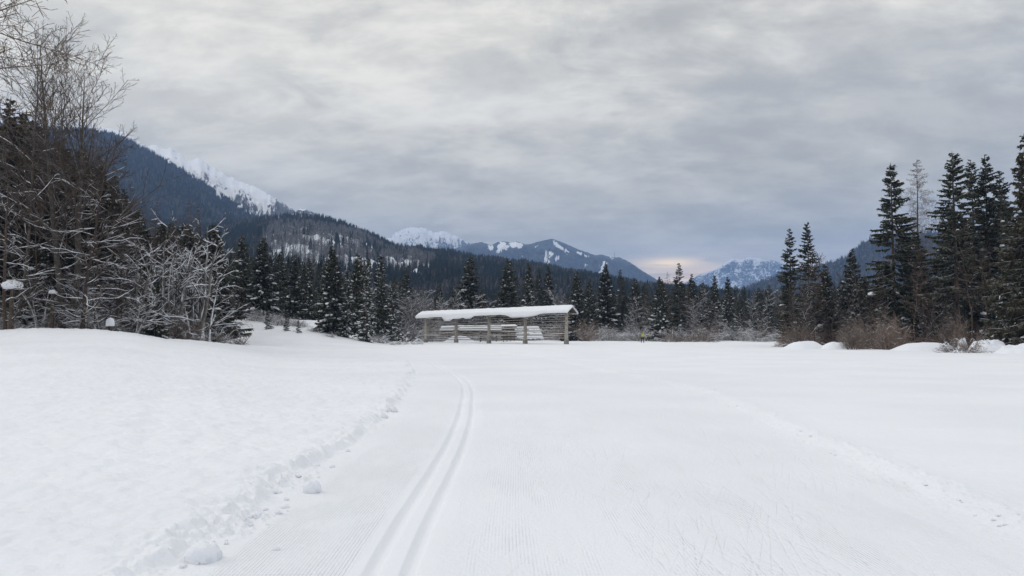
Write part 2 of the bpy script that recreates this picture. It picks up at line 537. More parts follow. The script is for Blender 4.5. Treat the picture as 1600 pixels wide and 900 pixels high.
def build_ground():
    th = np.radians(np.concatenate([np.linspace(-180, -44, 24)[:-1], np.linspace(-44, -37, 8)[:-1], np.linspace(-37, 37, 720), np.linspace(37, 44, 8)[1:], np.linspace(44, 180, 24)[1:-1]]))
    rs = [0.4, 0.8, 1.3, 2.0, 2.6, 3.1, 3.5]
    r = 3.7
    while r < 460:
        rs.append(r); r += max(0.013, min(r * r / 1750.0, 0.0100 * r))
    rs += list(np.geomspace(500, 10500, 18))
    rs = np.array(rs)
    TH, RR = np.meshgrid(th, rs)
    X = RR * np.sin(TH); Y = RR * np.cos(TH)
    Z, (dl, dr, u) = ground(X, Y, True)
    nr, nc = X.shape
    V = np.stack([X, Y, Z], -1)
    # centre vertex
    dVr = np.gradient(V, axis=0)
    Vp = np.concatenate([V[:, -1:], V, V[:, :1]], 1); dVc = (Vp[:, 2:] - Vp[:, :-2]) / 2
    Nn = norm(np.cross(dVc, dVr)); Nn = np.where(Nn[..., 2:3] < 0, -Nn, Nn)
    i = np.arange(nr - 1)[:, None] * nc; j = np.arange(nc)[None, :]; j2 = (j + 1) % nc
    Q = np.stack([i + j, i + nc + j, i + nc + j2, i + j2], -1).reshape(-1, 4)[:, ::-1]
    Vf = V.reshape(-1, 3); Nf = Nn.reshape(-1, 3)
    cen = Vf[Q].mean(1)
    qdl = dl.ravel()[Q].mean(1); qdr = dr.ravel()[Q].mean(1); qu = u.ravel()[Q].mean(1)
    on = (cen[:, 1] > 0.6) & (cen[:, 1] < TR_END) & (qdl < 0) & (qdr < 0)
    groove = on & (np.abs(np.abs(qu) - SEP / 2) < GW * 1.14) & (cen[:, 1] < 57)
    gl = groove & (qu < 0); gr = groove & (qu >= 0)
    UV = np.stack([u.ravel(), Y.ravel()], -1)
    cvert = np.array([[0, 0, 0.0]])

    def sub(name, mask, mat, parent=None, centre=False):
        q = Q[mask]; idx, inv = np.unique(q.ravel(), return_inverse=True)
        v = Vf[idx]; n = Nf[idx]; uv = UV[idx]; q2 = inv.reshape(-1, 4); t = None
        if centre:
            ring = np.searchsorted(idx, np.arange(nc))
            v = np.concatenate([v, cvert]); n = np.concatenate([n, [[0, 0, 1.0]]]); uv = np.concatenate([uv, [[0, 0]]])
            t = np.stack([np.full(nc, len(v) - 1), np.roll(ring, -1), ring], -1)
        me = make_mesh(name, v, q2, t, [mat], True, n, uv)
        o = link(name, me, parent)
        return o
    g = sub('snow_field', ~on, M['field'], None, True); g['kind'] = 'structure'
    t = sub('ski_trail', on & ~groove, M['trail']); t['kind'] = 'structure'
    sub('track_groove', gl, M['trail'], t); sub('track_groove', gr, M['trail'], t)


build_ground()


# ------------------------------------------------------------------ mountains
def mat_mountain(name, kind):
    m, T, b = new_mat(name)
    tc = T.new('ShaderNodeTexCoord'); P = tc.outputs['Object']
    geo = T.new('ShaderNodeNewGeometry')
    att = T.new('ShaderNodeAttribute'); att.attribute_name = 'snow'
    sn = att.outputs['Fac']
    nz = T.sep(geo.outputs['Normal'])[2]
    b.inputs['Roughness'].default_value = 0.9
    if kind == 'alp':
        sc = 0.012 if name == 'far_alp' else 0.02
        nA = T.noise(T.mapping(P, scale=(1, 1, 0.45)), sc, 6.0, 0.68)
        nB = T.noise(T.mapping(P, scale=(1, 1, 0.3)), sc * 4.5, 4.0, 0.7)
        nC = T.noise(T.mapping(P, scale=(1, 1, 0.5)), sc * 9, 3.0, 0.75)
        v = T.math('ADD', T.math('MULTIPLY', nA, 0.34), T.math('ADD', T.math('MULTIPLY', nB, 0.33), T.math('MULTIPLY', nC, 0.33)))
        v = T.math('ADD', v, T.math('MULTIPLY', T.math('SUBTRACT', nz, 0.62), 0.32))
        v = T.math('ADD', v, T.math('MULTIPLY', T.math('SUBTRACT', sn, 0.5), 0.45))
        lo_ = 0.545 if name == 'far_alp' else 0.500
        f = T.ramp(v, lo_, lo_ + 0.035)
        rock = T.mix(T.ramp(nB, 0.4, 0.6), (0.07, 0.072, 0.078), (0.16, 0.155, 0.15))
        T.link(T.mix(f, rock, (0.86, 0.87, 0.89)), b.inputs['Base Color'])
    elif kind == 'piste':
        n = T.noise(T.mapping(P, scale=(1, 1, 0.5)), 0.012, 5.0, 0.7)
        n2 = T.noise(P, 0.045, 4.0, 0.75)
        v = T.math('ADD', sn, T.math('MULTIPLY', T.math('SUBTRACT', T.math('ADD', T.math('MULTIPLY', n, 0.45), T.math('MULTIPLY', n2, 0.55)), 0.5), 2.2))
        f = T.ramp(v, 0.50, 0.64)
        wood = T.mix(T.ramp(n2, 0.4, 0.62), (0.022, 0.028, 0.028), (0.075, 0.080, 0.080))
        T.link(T.mix(f, wood, (0.86, 0.87, 0.89)), b.inputs['Base Color'])
    elif kind == 'wood':
        n = T.noise(T.mapping(P, scale=(1, 1, 0.35)), 0.03, 5.0, 0.65)
        n2 = T.noise(P, 0.12, 3.0, 0.7)
        v = T.math('ADD', sn, T.math('MULTIPLY', T.math('SUBTRACT', T.math('ADD', T.math('MULTIPLY', n, 0.5), T.math('MULTIPLY', n2, 0.5)), 0.5), 1.4))
        f = T.ramp(v, 0.35, 0.75)
        wood = T.mix(T.ramp(n, 0.38, 0.62), (0.022, 0.026, 0.024), (0.062, 0.058, 0.052))
        T.link(T.mix(f, wood, (0.80, 0.82, 0.85)), b.inputs['Base Color'])
    return m


def mountain(name, ridge, D, front, back, mat, foot=-4.0, step=2.0, rows=70, prof=1.0, gully=30.0, gscale=220.0, jag=3.0, jscale=12.0, snowf=None, seed=0, kind='structure', trees_px=0.0):
    ridge = np.array(ridge, float); ridge[:, 1] += trees_px
    xs = np.arange(ridge[0, 0], ridge[-1, 0] + 0.1, step)
    ys = np.interp(xs, ridge[:, 0], ridge[:, 1])
    a = (xs - 800) / FPX
    # heights at true distance; the pixel only says where the outline was seen from the trail
    P = at(xs, ys, D); Zr = P[:, 2] + jag * fbm(xs / jscale, xs * 0 + seed, 4, seed + 70, 0.6)
    ax = P[:, 0] / D
    t = np.concatenate([np.linspace(0, 1, rows), 1 + np.linspace(0, 1, 14)[1:]])
    d = np.where(t <= 1, D - front * (1 - t), D + back * (t - 1))
    pr = np.where(t <= 1, np.clip(t, 0, 1) ** prof, np.clip(2 - t, 0, 1) ** 1.2)
    X = ax[None, :] * d[:, None]; Y = np.repeat(d[:, None], len(xs), 1)
    # crest is not a straight wall: wind its distance
    wob = front * 0.10 * fbm(xs / 90.0, xs * 0 + 3.3 + seed, 3, seed + 5)
    Y = Y + wob[None, :] * np.sin(np.clip(pr, 0, 1) * math.pi / 2)[:, None] * 0.0
    Zt = foot + (Zr[None, :] - foot) * pr[:, None]
    bump = np.sin(np.clip(np.where(t <= 1, t, 2 - t), 0, 1) * math.pi)[:, None] ** 1.6
    Z = Zt + gully * bump * (ridged(X / gscale, Y / gscale, 5, seed + 11, 0.55) - 0.6)
    lim = CAM[2] + (Zr[None, :] - CAM[2]) * (d[:, None] / D) * (0.999 - 0.03 * np.abs(1 - t)[:, None])
    Z = np.where(np.abs(t - 1)[:, None] < 1e-9, Zt, np.minimum(Z, lim))
    nr, nc = X.shape
    V = np.stack([X, Y, Z], -1).reshape(-1, 3)
    i = np.arange(nr - 1)[:, None] * nc; j = np.arange(nc - 1)[None, :]
    Q = np.stack([i + j, i + j + 1, i + nc + j + 1, i + nc + j], -1).reshape(-1, 4)
    pyy = 450 - FPX * np.tan(np.arctan2(Z - CAM[2], Y) - PITCH)
    pxx = np.repeat(xs[None, :], nr, 0)
    s = np.zeros_like(X) if snowf is None else snowf(pxx, pyy, X, Y, Z, np.repeat(t[:, None], nc, 1))
    me = make_mesh(name, V, Q, None, [mat], True, attrs={'snow': s.ravel()})
    o = link(name, me, kind=kind)
    return o, (X, Y, Z, t, xs, pxx, pyy)


def sample_surface(G, n, rng, cond=None, tmax=1.0):
    X, Y, Z, t, xs, pxx, pyy = G
    rmax = int(np.sum(t <= tmax)) - 1
    # area-proportional over rows: weight by distance
    r = rng.rand(n * 3) * rmax; c = rng.rand(n * 3) * (X.shape[1] - 1.001)
    keep = rng.rand(n * 3) < (np.interp(r, np.arange(rmax + 1), Y[:rmax + 1, 0]) / Y[rmax, 0])
    r, c = r[keep], c[keep]
    ri, ci = r.astype(int), c.astype(int); fr, fc = r - ri, c - ci

    def bl(A):
        return (A[ri, ci] * (1 - fr) * (1 - fc) + A[ri + 1, ci] * fr * (1 - fc) + A[ri, ci + 1] * (1 - fr) * fc + A[ri + 1, ci + 1] * fr * fc)
    pts = np.stack([bl(X), bl(Y), bl(Z)], -1); px_, py_ = bl(pxx), bl(pyy); tt = t[ri] * (1 - fr) + t[ri + 1] * fr
    if cond is not None:
        k = cond(px_, py_, pts, tt); pts = pts[k]
    return pts[:n]


def blob(px_, py_, x, y, rx, ry, ang=0.0):
    c, s = math.cos(ang), math.sin(ang)
    u = ((px_ - x) * c + (py_ - y) * s) / rx; v = (-(px_ - x) * s + (py_ - y) * c) / ry
    return np.clip(1.25 - np.sqrt(u * u + v * v), 0, 1)


def snow_left_alp(px_, py_, X, Y, Z, t):
    return 0.58 + 0.10 * np.sin(px_ / 9.0) - 0.35 * sstep(px_, 395, 455) + 0.1 * sstep(t, 0.6, 1.0)


def snow_far_alp(px_, py_, X, Y, Z, t):
    return 0.72 - 0.5 * sstep(px_, 712, 750) - 0.35 * sstep(py_, 382, 400)


def snow_piste(px_, py_, X, Y, Z, t):
    s = 0.05 + 0 * X
    wx, wy = 3.2 * fbm(px_ / 6.0, py_ / 6.0, 3, 501, 0.6), 2.2 * fbm(px_ / 5.0, py_ / 5.0, 3, 511, 0.6)
    px_, py_ = px_ + wx, py_ + wy
    for a in ((873, 385, 15, 4.6, 0.62), (884, 391, 9, 2.2, 0.25), (868, 379, 5, 3.5, 0.9), (906, 396, 11, 2.0, 0.42), (916, 400, 5, 2.5, 0.3),
              (945, 411, 6, 4.5, -0.6), (940, 419, 5, 7, 0.2), (938, 424, 6, 3, -0.3), (870, 404, 3.5, 3.5, 0), (857, 410, 3, 4.5, 0.3), (849, 392, 6, 2, 0.1),
              (914, 416, 5, 2.2, -0.4), (852, 402, 4, 3, 0.5), (838, 384, 6, 1.3, -0.4), (786, 385, 9, 7, 0.3), (806, 383, 13, 5, 0.1),
              (766, 386, 5, 4, -0.5), (779, 391, 3, 7, 0.35), (888, 398, 2.5, 2.0, 0), (860, 395, 3, 5, 0.2), (818, 397, 3, 6, 0.3), (958, 404, 6, 1.2, 0.1)):
        s = np.maximum(s, blob(px_, py_, *a))
    s = s + 0.25 * sstep(px_, 765, 775) * (1 - sstep(px_, 815, 828)) * (1 - sstep(py_, 384, 396))
    s = s + 0.40 * (1 - np.abs(np.clip((px_ - 858) / 30, -1, 1))) * sstep(py_, 388, 400)
    return s


def snow_haze_right_far(px_, py_, X, Y, Z, t):
    top = np.interp(px_, [1096, 1117, 1144, 1155, 1170, 1196, 1216], [427, 421, 404, 406, 402, 407, 407])
    dy = py_ - top
    s = 0.66 - 0.06 * dy - 0.25 * sstep(px_, 1192, 1205)
    s = s + 0.45 * blob(px_, py_, 1159, 434, 5, 2) + 0.3 * blob(px_, py_, 1140, 428, 8, 2, -0.2)
    return np.clip(s + 0.14, 0.50, 1)  # raised snow floor also paints the pale of the haze into the slope


def snow_blue(px_, py_, X, Y, Z, t):
    s = 0.02 + 0.22 * np.clip(fbm(X / 260, Y / 500, 3, 91), 0, 1)
    s = np.maximum(s, blob(px_, py_, 194, 224, 4.5, 2.2)); s = np.maximum(s, blob(px_, py_, 199, 255, 3, 1.3))
    s = np.maximum(s, 0.55 * blob(px_, py_, 197, 244, 2, 8, 0.1))
    return s + 0.45 * sstep(px_, 196, 205) * (1 - sstep(px_, 214, 222)) * (1 - sstep(py_, 214, 222))


def cliffness(px_, py_):
    top = np.interp(px_, [405, 430, 500, 560, 600, 640, 670], [372, 350, 353, 364, 388, 394, 401])
    bot = np.interp(px_, [405, 450, 520, 600, 650, 690], [392, 415, 425, 425, 425, 415])
    return sstep(px_, 400, 425) * (1 - sstep(px_, 660, 690)) * sstep(py_, top - 4, top + 6) * (1 - sstep(py_, bot - 6, bot + 8))


def snow_hill(px_, py_, X, Y, Z, t):
    return 0.08 + 0.9 * sstep(cliffness(px_, py_), 0.2, 0.9) + 0.35 * np.clip(fbm(X / 60, Y / 90, 3, 96), 0, 1)


def snow_right_hill(px_, py_, X, Y, Z, t):
    return 0.10 + 0.30 * np.clip(fbm(X / 160, Y / 240, 3, 95) + 0.2, 0, 1) * sstep(px_, 1390, 1430) + 0.5 * blob(px_, py_, 1478, 372, 10, 3, -0.4)


alp_l, _ = mountain('snowy_rock_ridge', [(-160, 60), (-60, 140), (60, 180), (100, 186), (130, 190), (158, 198), (184, 203), (206, 213), (218, 222), (228, 229), (241, 226), (256, 233), (265, 231), (273, 235), (285, 241), (292, 252), (302, 249), (314, 247), (328, 261), (334, 260), (340, 265), (354, 274), (374, 283), (403, 294), (432, 311), (461, 329), (473, 327), (484, 328), (495, 336), (520, 346), (560, 380), (640, 440), (700, 500)],
                    3700, 2100, 700, mat_mountain('near_alp', 'alp'), foot=60, step=1.8, rows=110, prof=1.25, gully=120, gscale=300, jag=7.0, jscale=8.0, snowf=snow_left_alp, seed=2)
blue, G_blue = mountain('wooded_mountain', [(-220, 90), (-100, 160), (0, 190), (60, 196), (117, 197), (132, 197), (158, 202), (184, 207), (210, 220), (230, 230), (262, 249), (302, 274), (346, 301), (383, 320), (409, 336), (450, 356), (520, 400), (600, 450), (660, 500)],
                        2700, 1500, 900, mat_mountain('wooded_slope', 'wood'), foot=20, step=4, rows=80, prof=1.15, gully=70, gscale=330, jag=4.0, jscale=22, snowf=snow_blue, seed=4, trees_px=5.5)
far_alp, _ = mountain('far_snow_peak', [(520, 460), (560, 420), (590, 382), (603, 373), (611, 371), (617, 364), (629, 359), (642, 354.5), (652, 356), (663, 356), (680, 364), (690, 361), (698, 362), (706, 367), (715, 369), (726, 377), (738, 380), (780, 395), (840, 430), (900, 480)],
                      7600, 2600, 1500, mat_mountain('far_alp', 'alp'), foot=80, step=0.8, rows=120, prof=1.05, gully=200, gscale=750, jag=13, jscale=6.0, snowf=snow_far_alp, seed=6)
piste, _ = mountain('ski_mountain', [(600, 470), (660, 420), (700, 392), (726, 384), (738, 381), (752, 378), (767, 383), (778, 378), (787, 377), (798, 379), (807, 377), (821, 382), (830, 381), (847, 376), (855, 374.5), (862, 373), (866, 374), (882, 380), (902, 389), (931, 399), (936, 398), (942, 398), (955, 402), (968, 402), (985, 410), (1002, 422), (1025, 436), (1060, 462), (1100, 500)],
                    5600, 2000, 1400, mat_mountain('piste_slope', 'piste'), foot=40, step=1.0, rows=105, prof=1.0, gully=110, gscale=560, jag=2.5, jscale=5, snowf=snow_piste, seed=8)
rfar, _ = mountain('distant_mountain', [(1020, 480), (1060, 448), (1096, 427), (1117, 421), (1132, 411), (1144, 404), (1155, 406), (1170, 402), (1186, 403), (1196, 407), (1210, 407), (1240, 418), (1300, 440), (1400, 480)],
                   9000, 2400, 1200, mat_mountain('distant_slope', 'piste'), foot=60, step=1.0, rows=90, prof=0.9, gully=200, gscale=900, jag=8, jscale=7, snowf=snow_haze_right_far, seed=10)
rhill, G_rhill = mountain('right_wooded_hill', [(1120, 470), (1180, 440), (1230, 421), (1262, 414), (1294, 408), (1325, 397), (1336, 384), (1346, 377), (1358, 371), (1400, 365), (1441, 360), (1475, 358), (1520, 361), (1600, 372), (1720, 380), (1900, 420)],
                          2900, 1200, 900, mat_mountain('right_wooded_slope', 'wood'), foot=5, step=4, rows=60, prof=1.1, gully=35, gscale=240, jag=4, jscale=14, snowf=snow_right_hill, seed=12, trees_px=4.5)
hill, G_hill = mountain('forested_hill', [(-200, 300), (100, 345), (250, 352), (340, 356), (370, 353), (400, 348), (425, 343), (440, 342), (480, 342), (500, 344), (520, 347), (540, 354), (575, 368), (600, 380), (622, 389), (640, 391), (700, 398), (740, 405), (760, 409), (820, 415), (880, 426), (940, 438), (1000, 449), (1060, 457), (1120, 462), (1215, 470), (1320, 478), (1480, 486), (1700, 490), (1900, 500)],
                        1500, 1060, 700, mat_mountain('hill_floor', 'wood'), foot=-2, step=5, rows=70, prof=1.15, gully=16, gscale=130, jag=2.5, jscale=30, snowf=snow_hill, seed=14)


# ------------------------------------------------------------------ far forests (one instancer object each)
def far_conifer(seed, H=1.0):
    rng = np.random.RandomState(seed)
    parts = []
    n = 7; tiers = 6
    for k in range(tiers):
        z0 = 0.06 + 0.80 * k / tiers; z1 = z0 + 0.25
        r = 0.18 * (1 - 0.86 * k / tiers) * rng.uniform(0.85, 1.15)
        ang = np.arange(2 * n) * math.pi / n + rng.rand() * 3
        rr = r * np.where(np.arange(2 * n) % 2 == 0, rng.uniform(0.75, 1.25, 2 * n), rng.uniform(0.4, 0.6, 2 * n))
        V = np.stack([rr * np.cos(ang), rr * np.sin(ang), z0 + rng.uniform(-0.035, 0.03, 2 * n)], -1)
        V = np.concatenate([V, [[0, 0, min(z1, 1.0)]]])
        i = np.arange(2 * n); T_ = np.stack([i, (i + 1) % (2 * n), np.full(2 * n, 2 * n)], -1)
        parts.append((V, None, T_))
    v, q = box(0, 0, 0.05, 0.02, 0.02, 0.12); parts.append((v, q))
    V, Q, Tt = join(parts)
    return V * H, Q, Tt


def far_bare(seed, H=1.0):
    rng = np.random.RandomState(seed)
    P = [np.array([[0, 0, 0], [0.01, 0, 0.5], [0, 0.01, 1.0]])]; R = [np.array([0.016, 0.011, 0.003])]
    for k in range(34):
        z = rng.uniform(0.25, 0.95); a = rng.rand() * 6.28; L = 0.24 * (1.15 - z) + 0.07
        d = np.array([math.cos(a), math.sin(a), 1.1]); d /= np.linalg.norm(d)
        p0 = np.array([0, 0, z]); P.append(np.stack([p0, p0 + d * L * 0.5, p0 + d * L + [0, 0, L * 0.2]])); R.append(np.array([0.006, 0.0045, 0.002]))
    V, Q = tubes(np.array(P), np.array(R), 3)
    return V * H, Q, None


proto_coll = bpy.data.collections.new('far_tree_kinds')
for k in range(4):
    V, Q, T_ = far_conifer(100 + k)
    proto_coll.objects.link(bpy.data.objects.new('far_conifer_%d' % k, make_mesh('far_conifer', V, Q, T_, [mat_dusted('far_needles_%d' % k, (0.018, 0.026, 0.020), (0.036, 0.042, 0.030), 3.0, (0.18, 0.35, 0.55, 0.3)[k], 0.25, 0.75, 6.0, 0.45)], False)))
for k in range(2):
    V, Q, T_ = far_bare(200 + k)
    proto_coll.objects.link(bpy.data.objects.new('far_hardwood_%d' % k, make_mesh('far_hardwood', V, Q, T_, [mat_dusted('far_grey_bark_%d' % k, ((0.10, 0.095, 0.09), (0.065, 0.048, 0.038))[k], ((0.20, 0.19, 0.18), (0.11, 0.085, 0.07))[k], 3.0, 0.5, 0.2, 0.8, 6.0, 0.35)], False)))


def forest(name, pts, sc, idx, rng, wid=(0.8, 1.25)):
    n = len(pts)
    me = make_mesh(name, pts, None, None)
    me.attributes.new('idx', 'INT', 'POINT').data.foreach_set('value', idx.astype(np.int32))
    s = np.stack([sc * rng.uniform(*wid, n), sc * rng.uniform(*wid, n), sc], -1).astype(np.float32)
    me.attributes.new('scl', 'FLOAT_VECTOR', 'POINT').data.foreach_set('vector', s.ravel())
    rot = np.stack([rng.normal(0, 0.03, n), rng.normal(0, 0.03, n), rng.uniform(0, 6.28, n)], -1).astype(np.float32)
    me.attributes.new('rot', 'FLOAT_VECTOR', 'POINT').data.foreach_set('vector', rot.ravel())
    o = link(name, me, kind='stuff')
    ng = bpy.data.node_groups.new(name + '_nodes', 'GeometryNodeTree')
    ng.interface.new_socket(name='Geometry', in_out='INPUT', socket_type='NodeSocketGeometry')
    ng.interface.new_socket(name='Geometry', in_out='OUTPUT', socket_type='NodeSocketGeometry')
    N, Lk = ng.nodes, ng.links
    gi, go = N.new('NodeGroupInput'), N.new('NodeGroupOutput')
    iop = N.new('GeometryNodeInstanceOnPoints')
    ci = N.new('GeometryNodeCollectionInfo'); ci.inputs[0].default_value = proto_coll
    ci.inputs['Separate Children'].default_value = True; ci.inputs['Reset Children'].default_value = True

    def attr(nm, typ):
        a = N.new('GeometryNodeInputNamedAttribute'); a.data_type = typ; a.inputs[0].default_value = nm; return a.outputs[0]
    Lk.new(gi.outputs[0], iop.inputs['Points']); Lk.new(ci.outputs[0], iop.inputs['Instance'])
    iop.inputs['Pick Instance'].default_value = True
    Lk.new(attr('idx', 'INT'), iop.inputs['Instance Index'])
    Lk.new(attr('rot', 'FLOAT_VECTOR'), iop.inputs['Rotation']); Lk.new(attr('scl', 'FLOAT_VECTOR'), iop.inputs['Scale'])
    Lk.new(iop.outputs[0], go.inputs[0])
    md = o.modifiers.new('trees', 'NODES'); md.node_group = ng
    return o


rng = np.random.RandomState(11)


def cliff(px_, py_):     # pale hardwood slope below the crest of the hill
    top = np.interp(px_, [405, 430, 500, 560, 600, 640, 670], [372, 354, 357, 368, 392, 398, 405])
    bot = np.interp(px_, [405, 450, 520, 600, 650, 690], [392, 415, 425, 425, 425, 415])
    return (px_ > 408) & (px_ < 680) & (py_ > top) & (py_ < bot)


pts = sample_surface(G_hill, 56000, rng, lambda a, b, p, t: (a > -120) & (a < 1680))
ppx = 800 + FPX * pts[:, 0] / pts[:, 1]; ppy = 450 - FPX * np.tan(np.arctan2(pts[:, 2] - 1.6, pts[:, 1]) - PITCH)
cl = cliff(ppx, ppy) & (fbm(pts[:, 0] / 60, pts[:, 1] / 160, 3, 77) > -0.55)
brn = (fbm(pts[:, 0] / 90, pts[:, 1] / 120, 3, 78) > 0.12)
ridx = rng.randint(0, 4, len(pts))
idx = np.where(cl, np.where(rng.rand(len(pts)) < 0.88, 4, ridx), np.where(brn & (rng.rand(len(pts)) < 0.7), 5, ridx))
keep = ~(cl & (rng.rand(len(pts)) < 0.12))
sc = np.where(idx == 4, rng.uniform(11, 16, len(pts)), rng.uniform(9, 17, len(pts))) * np.where(idx == 5, 0.85, 1.0)
forest('hill_forest', pts[keep], sc[keep], idx[keep], rng)

pts = sample_surface(G_blue, 26000, rng, lambda a, b, p, t: (a > -160) & (a < 520) & (t > 0.25))
forest('mountain_forest', pts, rng.uniform(12, 20, len(pts)), np.where(rng.rand(len(pts)) < 0.25, 5, rng.randint(0, 2, len(pts))), rng, (0.9, 1.6))
pts = sample_surface(G_rhill, 14000, rng, lambda a, b, p, t: (a > 1150) & (a < 1780))
forest('right_hill_forest', pts, rng.uniform(10, 18, len(pts)), np.where(rng.rand(len(pts)) < 0.4, 5, rng.randint(0, 3, len(pts))), rng, (0.9, 1.5))

# valley wood on the flat between the tree line and the hill
n = 9000
d = 205 + 420 * rng.rand(n) ** 1.25; pxx = rng.uniform(-100, 1750, n)
x = (pxx - 800) / FPX * d
k = (pxx < 680) | (d > 240)
x, d, pxx = x[k], d[k], pxx[k]
zz = ground(x, d, False)[0] - 0.3
hh = rng.uniform(7, 15, len(x)) * np.interp(pxx, [330, 640, 700, 900, 1150, 1230, 1600], [1.15, 0.9, 0.85, 1.0, 1.05, 1.0, 1.0])
forest('valley_forest', np.stack([x, d, zz], -1), hh, np.where(rng.rand(len(x)) < 0.3, rng.choice([4, 5], len(x)), rng.randint(0, 4, len(x))), rng)


# ------------------------------------------------------------------ tree meshes
def spruce_parts(seed, H, R, base=0.05, dens=1.0, droop=0.45, gap=0.0, snow=0.25, power=0.85, mat='needles', clump=1.0, spray=1.0, nb0=4, nb1=7):
    rng = np.random.RandomState(seed)
    # trunk
    K = 10; s = np.linspace(0, 1, K)
    wob = np.cumsum(rng.normal(0, 0.02, (K, 2)), 0) * H * 0.03
    TP = np.stack([wob[:, 0], wob[:, 1], s * H], -1)
    TRr = (0.0115 * H * (1 - s) ** 0.9 + 0.012) * np.where(s == 0, 1.35, 1)
    trunk = tubes(TP[None], TRr[None], 8)
    # branches
    hs = []; h = base * H + 0.2
    while h < H * 0.985:
        t = (h / H - base) / (1 - base)
        nb = rng.randint(nb0, nb1) if t < 0.9 else 4
        if rng.rand() > gap:
            for _ in range(nb):
                hs.append(h + rng.normal(0, 0.15))
        h += rng.uniform(0.75, 1.25) * (0.38 if t < 0.8 else 0.30) / dens
    hs = np.array(hs); N = len(hs)
    t = np.clip((hs / H - base) / (1 - base), 0, 1)
    az = rng.uniform(0, 2 * math.pi, N)
    side = 1 + 0.22 * np.sin(az + rng.rand() * 6 + t * 4) + 0.15 * np.sin(2 * az + t * 9 + rng.rand() * 6)
    L = R * (1 - t) ** power * (0.55 + 0.45 * sstep(t, -0.05, 0.18)) * rng.uniform(0.45, 1.18, N) * side + 0.14
    L = np.minimum(L, R * (1 - t) ** power * (0.62 + 0.48 * sstep(t, -0.05, 0.15)) + 0.14)
    d1 = droop * (1 - t) ** 0.7 * rng.uniform(0.6, 1.5, N) - 0.45 * t; d2 = droop * 0.55 * (1 - t)
    KB = 6; sp = np.linspace(0, 1, KB)
    out = np.stack([np.cos(az), np.sin(az)], -1)
    bend = rng.normal(0, 0.12, N)
    tan_ = np.stack([-out[:, 1], out[:, 0]], -1)
    ctr = np.stack([np.interp(hs, TP[:, 2], TP[:, 0]), np.interp(hs, TP[:, 2], TP[:, 1])], -1)
    P = np.zeros((N, KB, 3))
    P[:, :, :2] = ctr[:, None] + out[:, None] * (L[:, None] * sp)[:, :, None] + tan_[:, None] * ((bend * L)[:, None] * sp ** 2)[:, :, None]
    P[:, :, 2] = hs[:, None] + L[:, None] * (-d1[:, None] * sp + d2[:, None] * sp ** 2)
    Rb = (0.012 + 0.012 * L)[:, None] * (1 - 0.75 * sp)
    tw = tubes(P, Rb, 3)
    # sprays: kites hanging off both sides of each branch
    M_ = np.maximum(6, (6 + L * 9.0 * spray)).astype(int)
    b = np.repeat(np.arange(N), M_); n = len(b)
    s_ = rng.uniform(0.12, 1.0, n) ** 0.8
    f = s_ * (KB - 1); i0 = np.minimum(f.astype(int), KB - 2); fr = (f - i0)[:, None]
    o = P[b, i0] * (1 - fr) + P[b, i0 + 1] * fr
    bd = norm(P[b, i0 + 1] - P[b, i0])
    sg = rng.choice([-1.0, 1.0], n)
    lat = np.stack([tan_[b, 0] * sg, tan_[b, 1] * sg, np.zeros(n)], -1)
    ln = (0.20 + 0.34 * np.sqrt(L[b]) * (1.1 - 0.75 * s_)) * rng.uniform(0.6, 1.25, n) * clump
    dr = norm(bd * rng.uniform(0.25, 1.0, n)[:, None] + lat * rng.uniform(0.2, 1.0, n)[:, None] + np.array([0, 0, -1.0]) * rng.uniform(0.05, 0.85, n)[:, None])
    wv = norm(np.cross(dr, norm(rng.normal(0, 1, (n, 3)) + np.array([0, 0, 1.5])))) * (ln * rng.uniform(0.16, 0.30, n))[:, None]
    a = o; m = o + dr * (ln * 0.45)[:, None]; e = o + dr * ln[:, None] + np.array([0, 0, -1.0]) * (ln * 0.15)[:, None]
    V = np.stack([a, m + wv, e, m - wv], 1).reshape(-1, 3); Q = np.arange(n * 4).reshape(-1, 4)
    # hanging combs
    c = rng.rand(n) < 0.45
    o2 = o[c]; l2 = (ln[c] * 0.65)[:, None]; w2 = bd[c] * (0.10 + 0.13 * ln[c])[:, None]
    V2 = np.stack([o2 - w2, o2 + w2, o2 + w2 * 0.3 - np.array([0, 0, 1.0]) * l2], 1).reshape(-1, 3); T2 = np.arange(len(V2)).reshape(-1, 3)
    # leader
    lead = tubes(np.array([[[TP[-1, 0], TP[-1, 1], H * 0.96], [TP[-1, 0], TP[-1, 1], H * 0.99], [TP[-1, 0], TP[-1, 1], H * 1.0]]]), np.array([[0.05, 0.04, 0.01]]), 4)
    CV, CQ, CT = join([(V, Q), (V2, None, T2), lead])
    crown = make_mesh('spruce_crown', CV, CQ, CT, [M[mat]], False)
    trunk_me = make_mesh('spruce_trunk', *join([trunk, tw])[:2], None, [M['bark']], True)
    sn = None
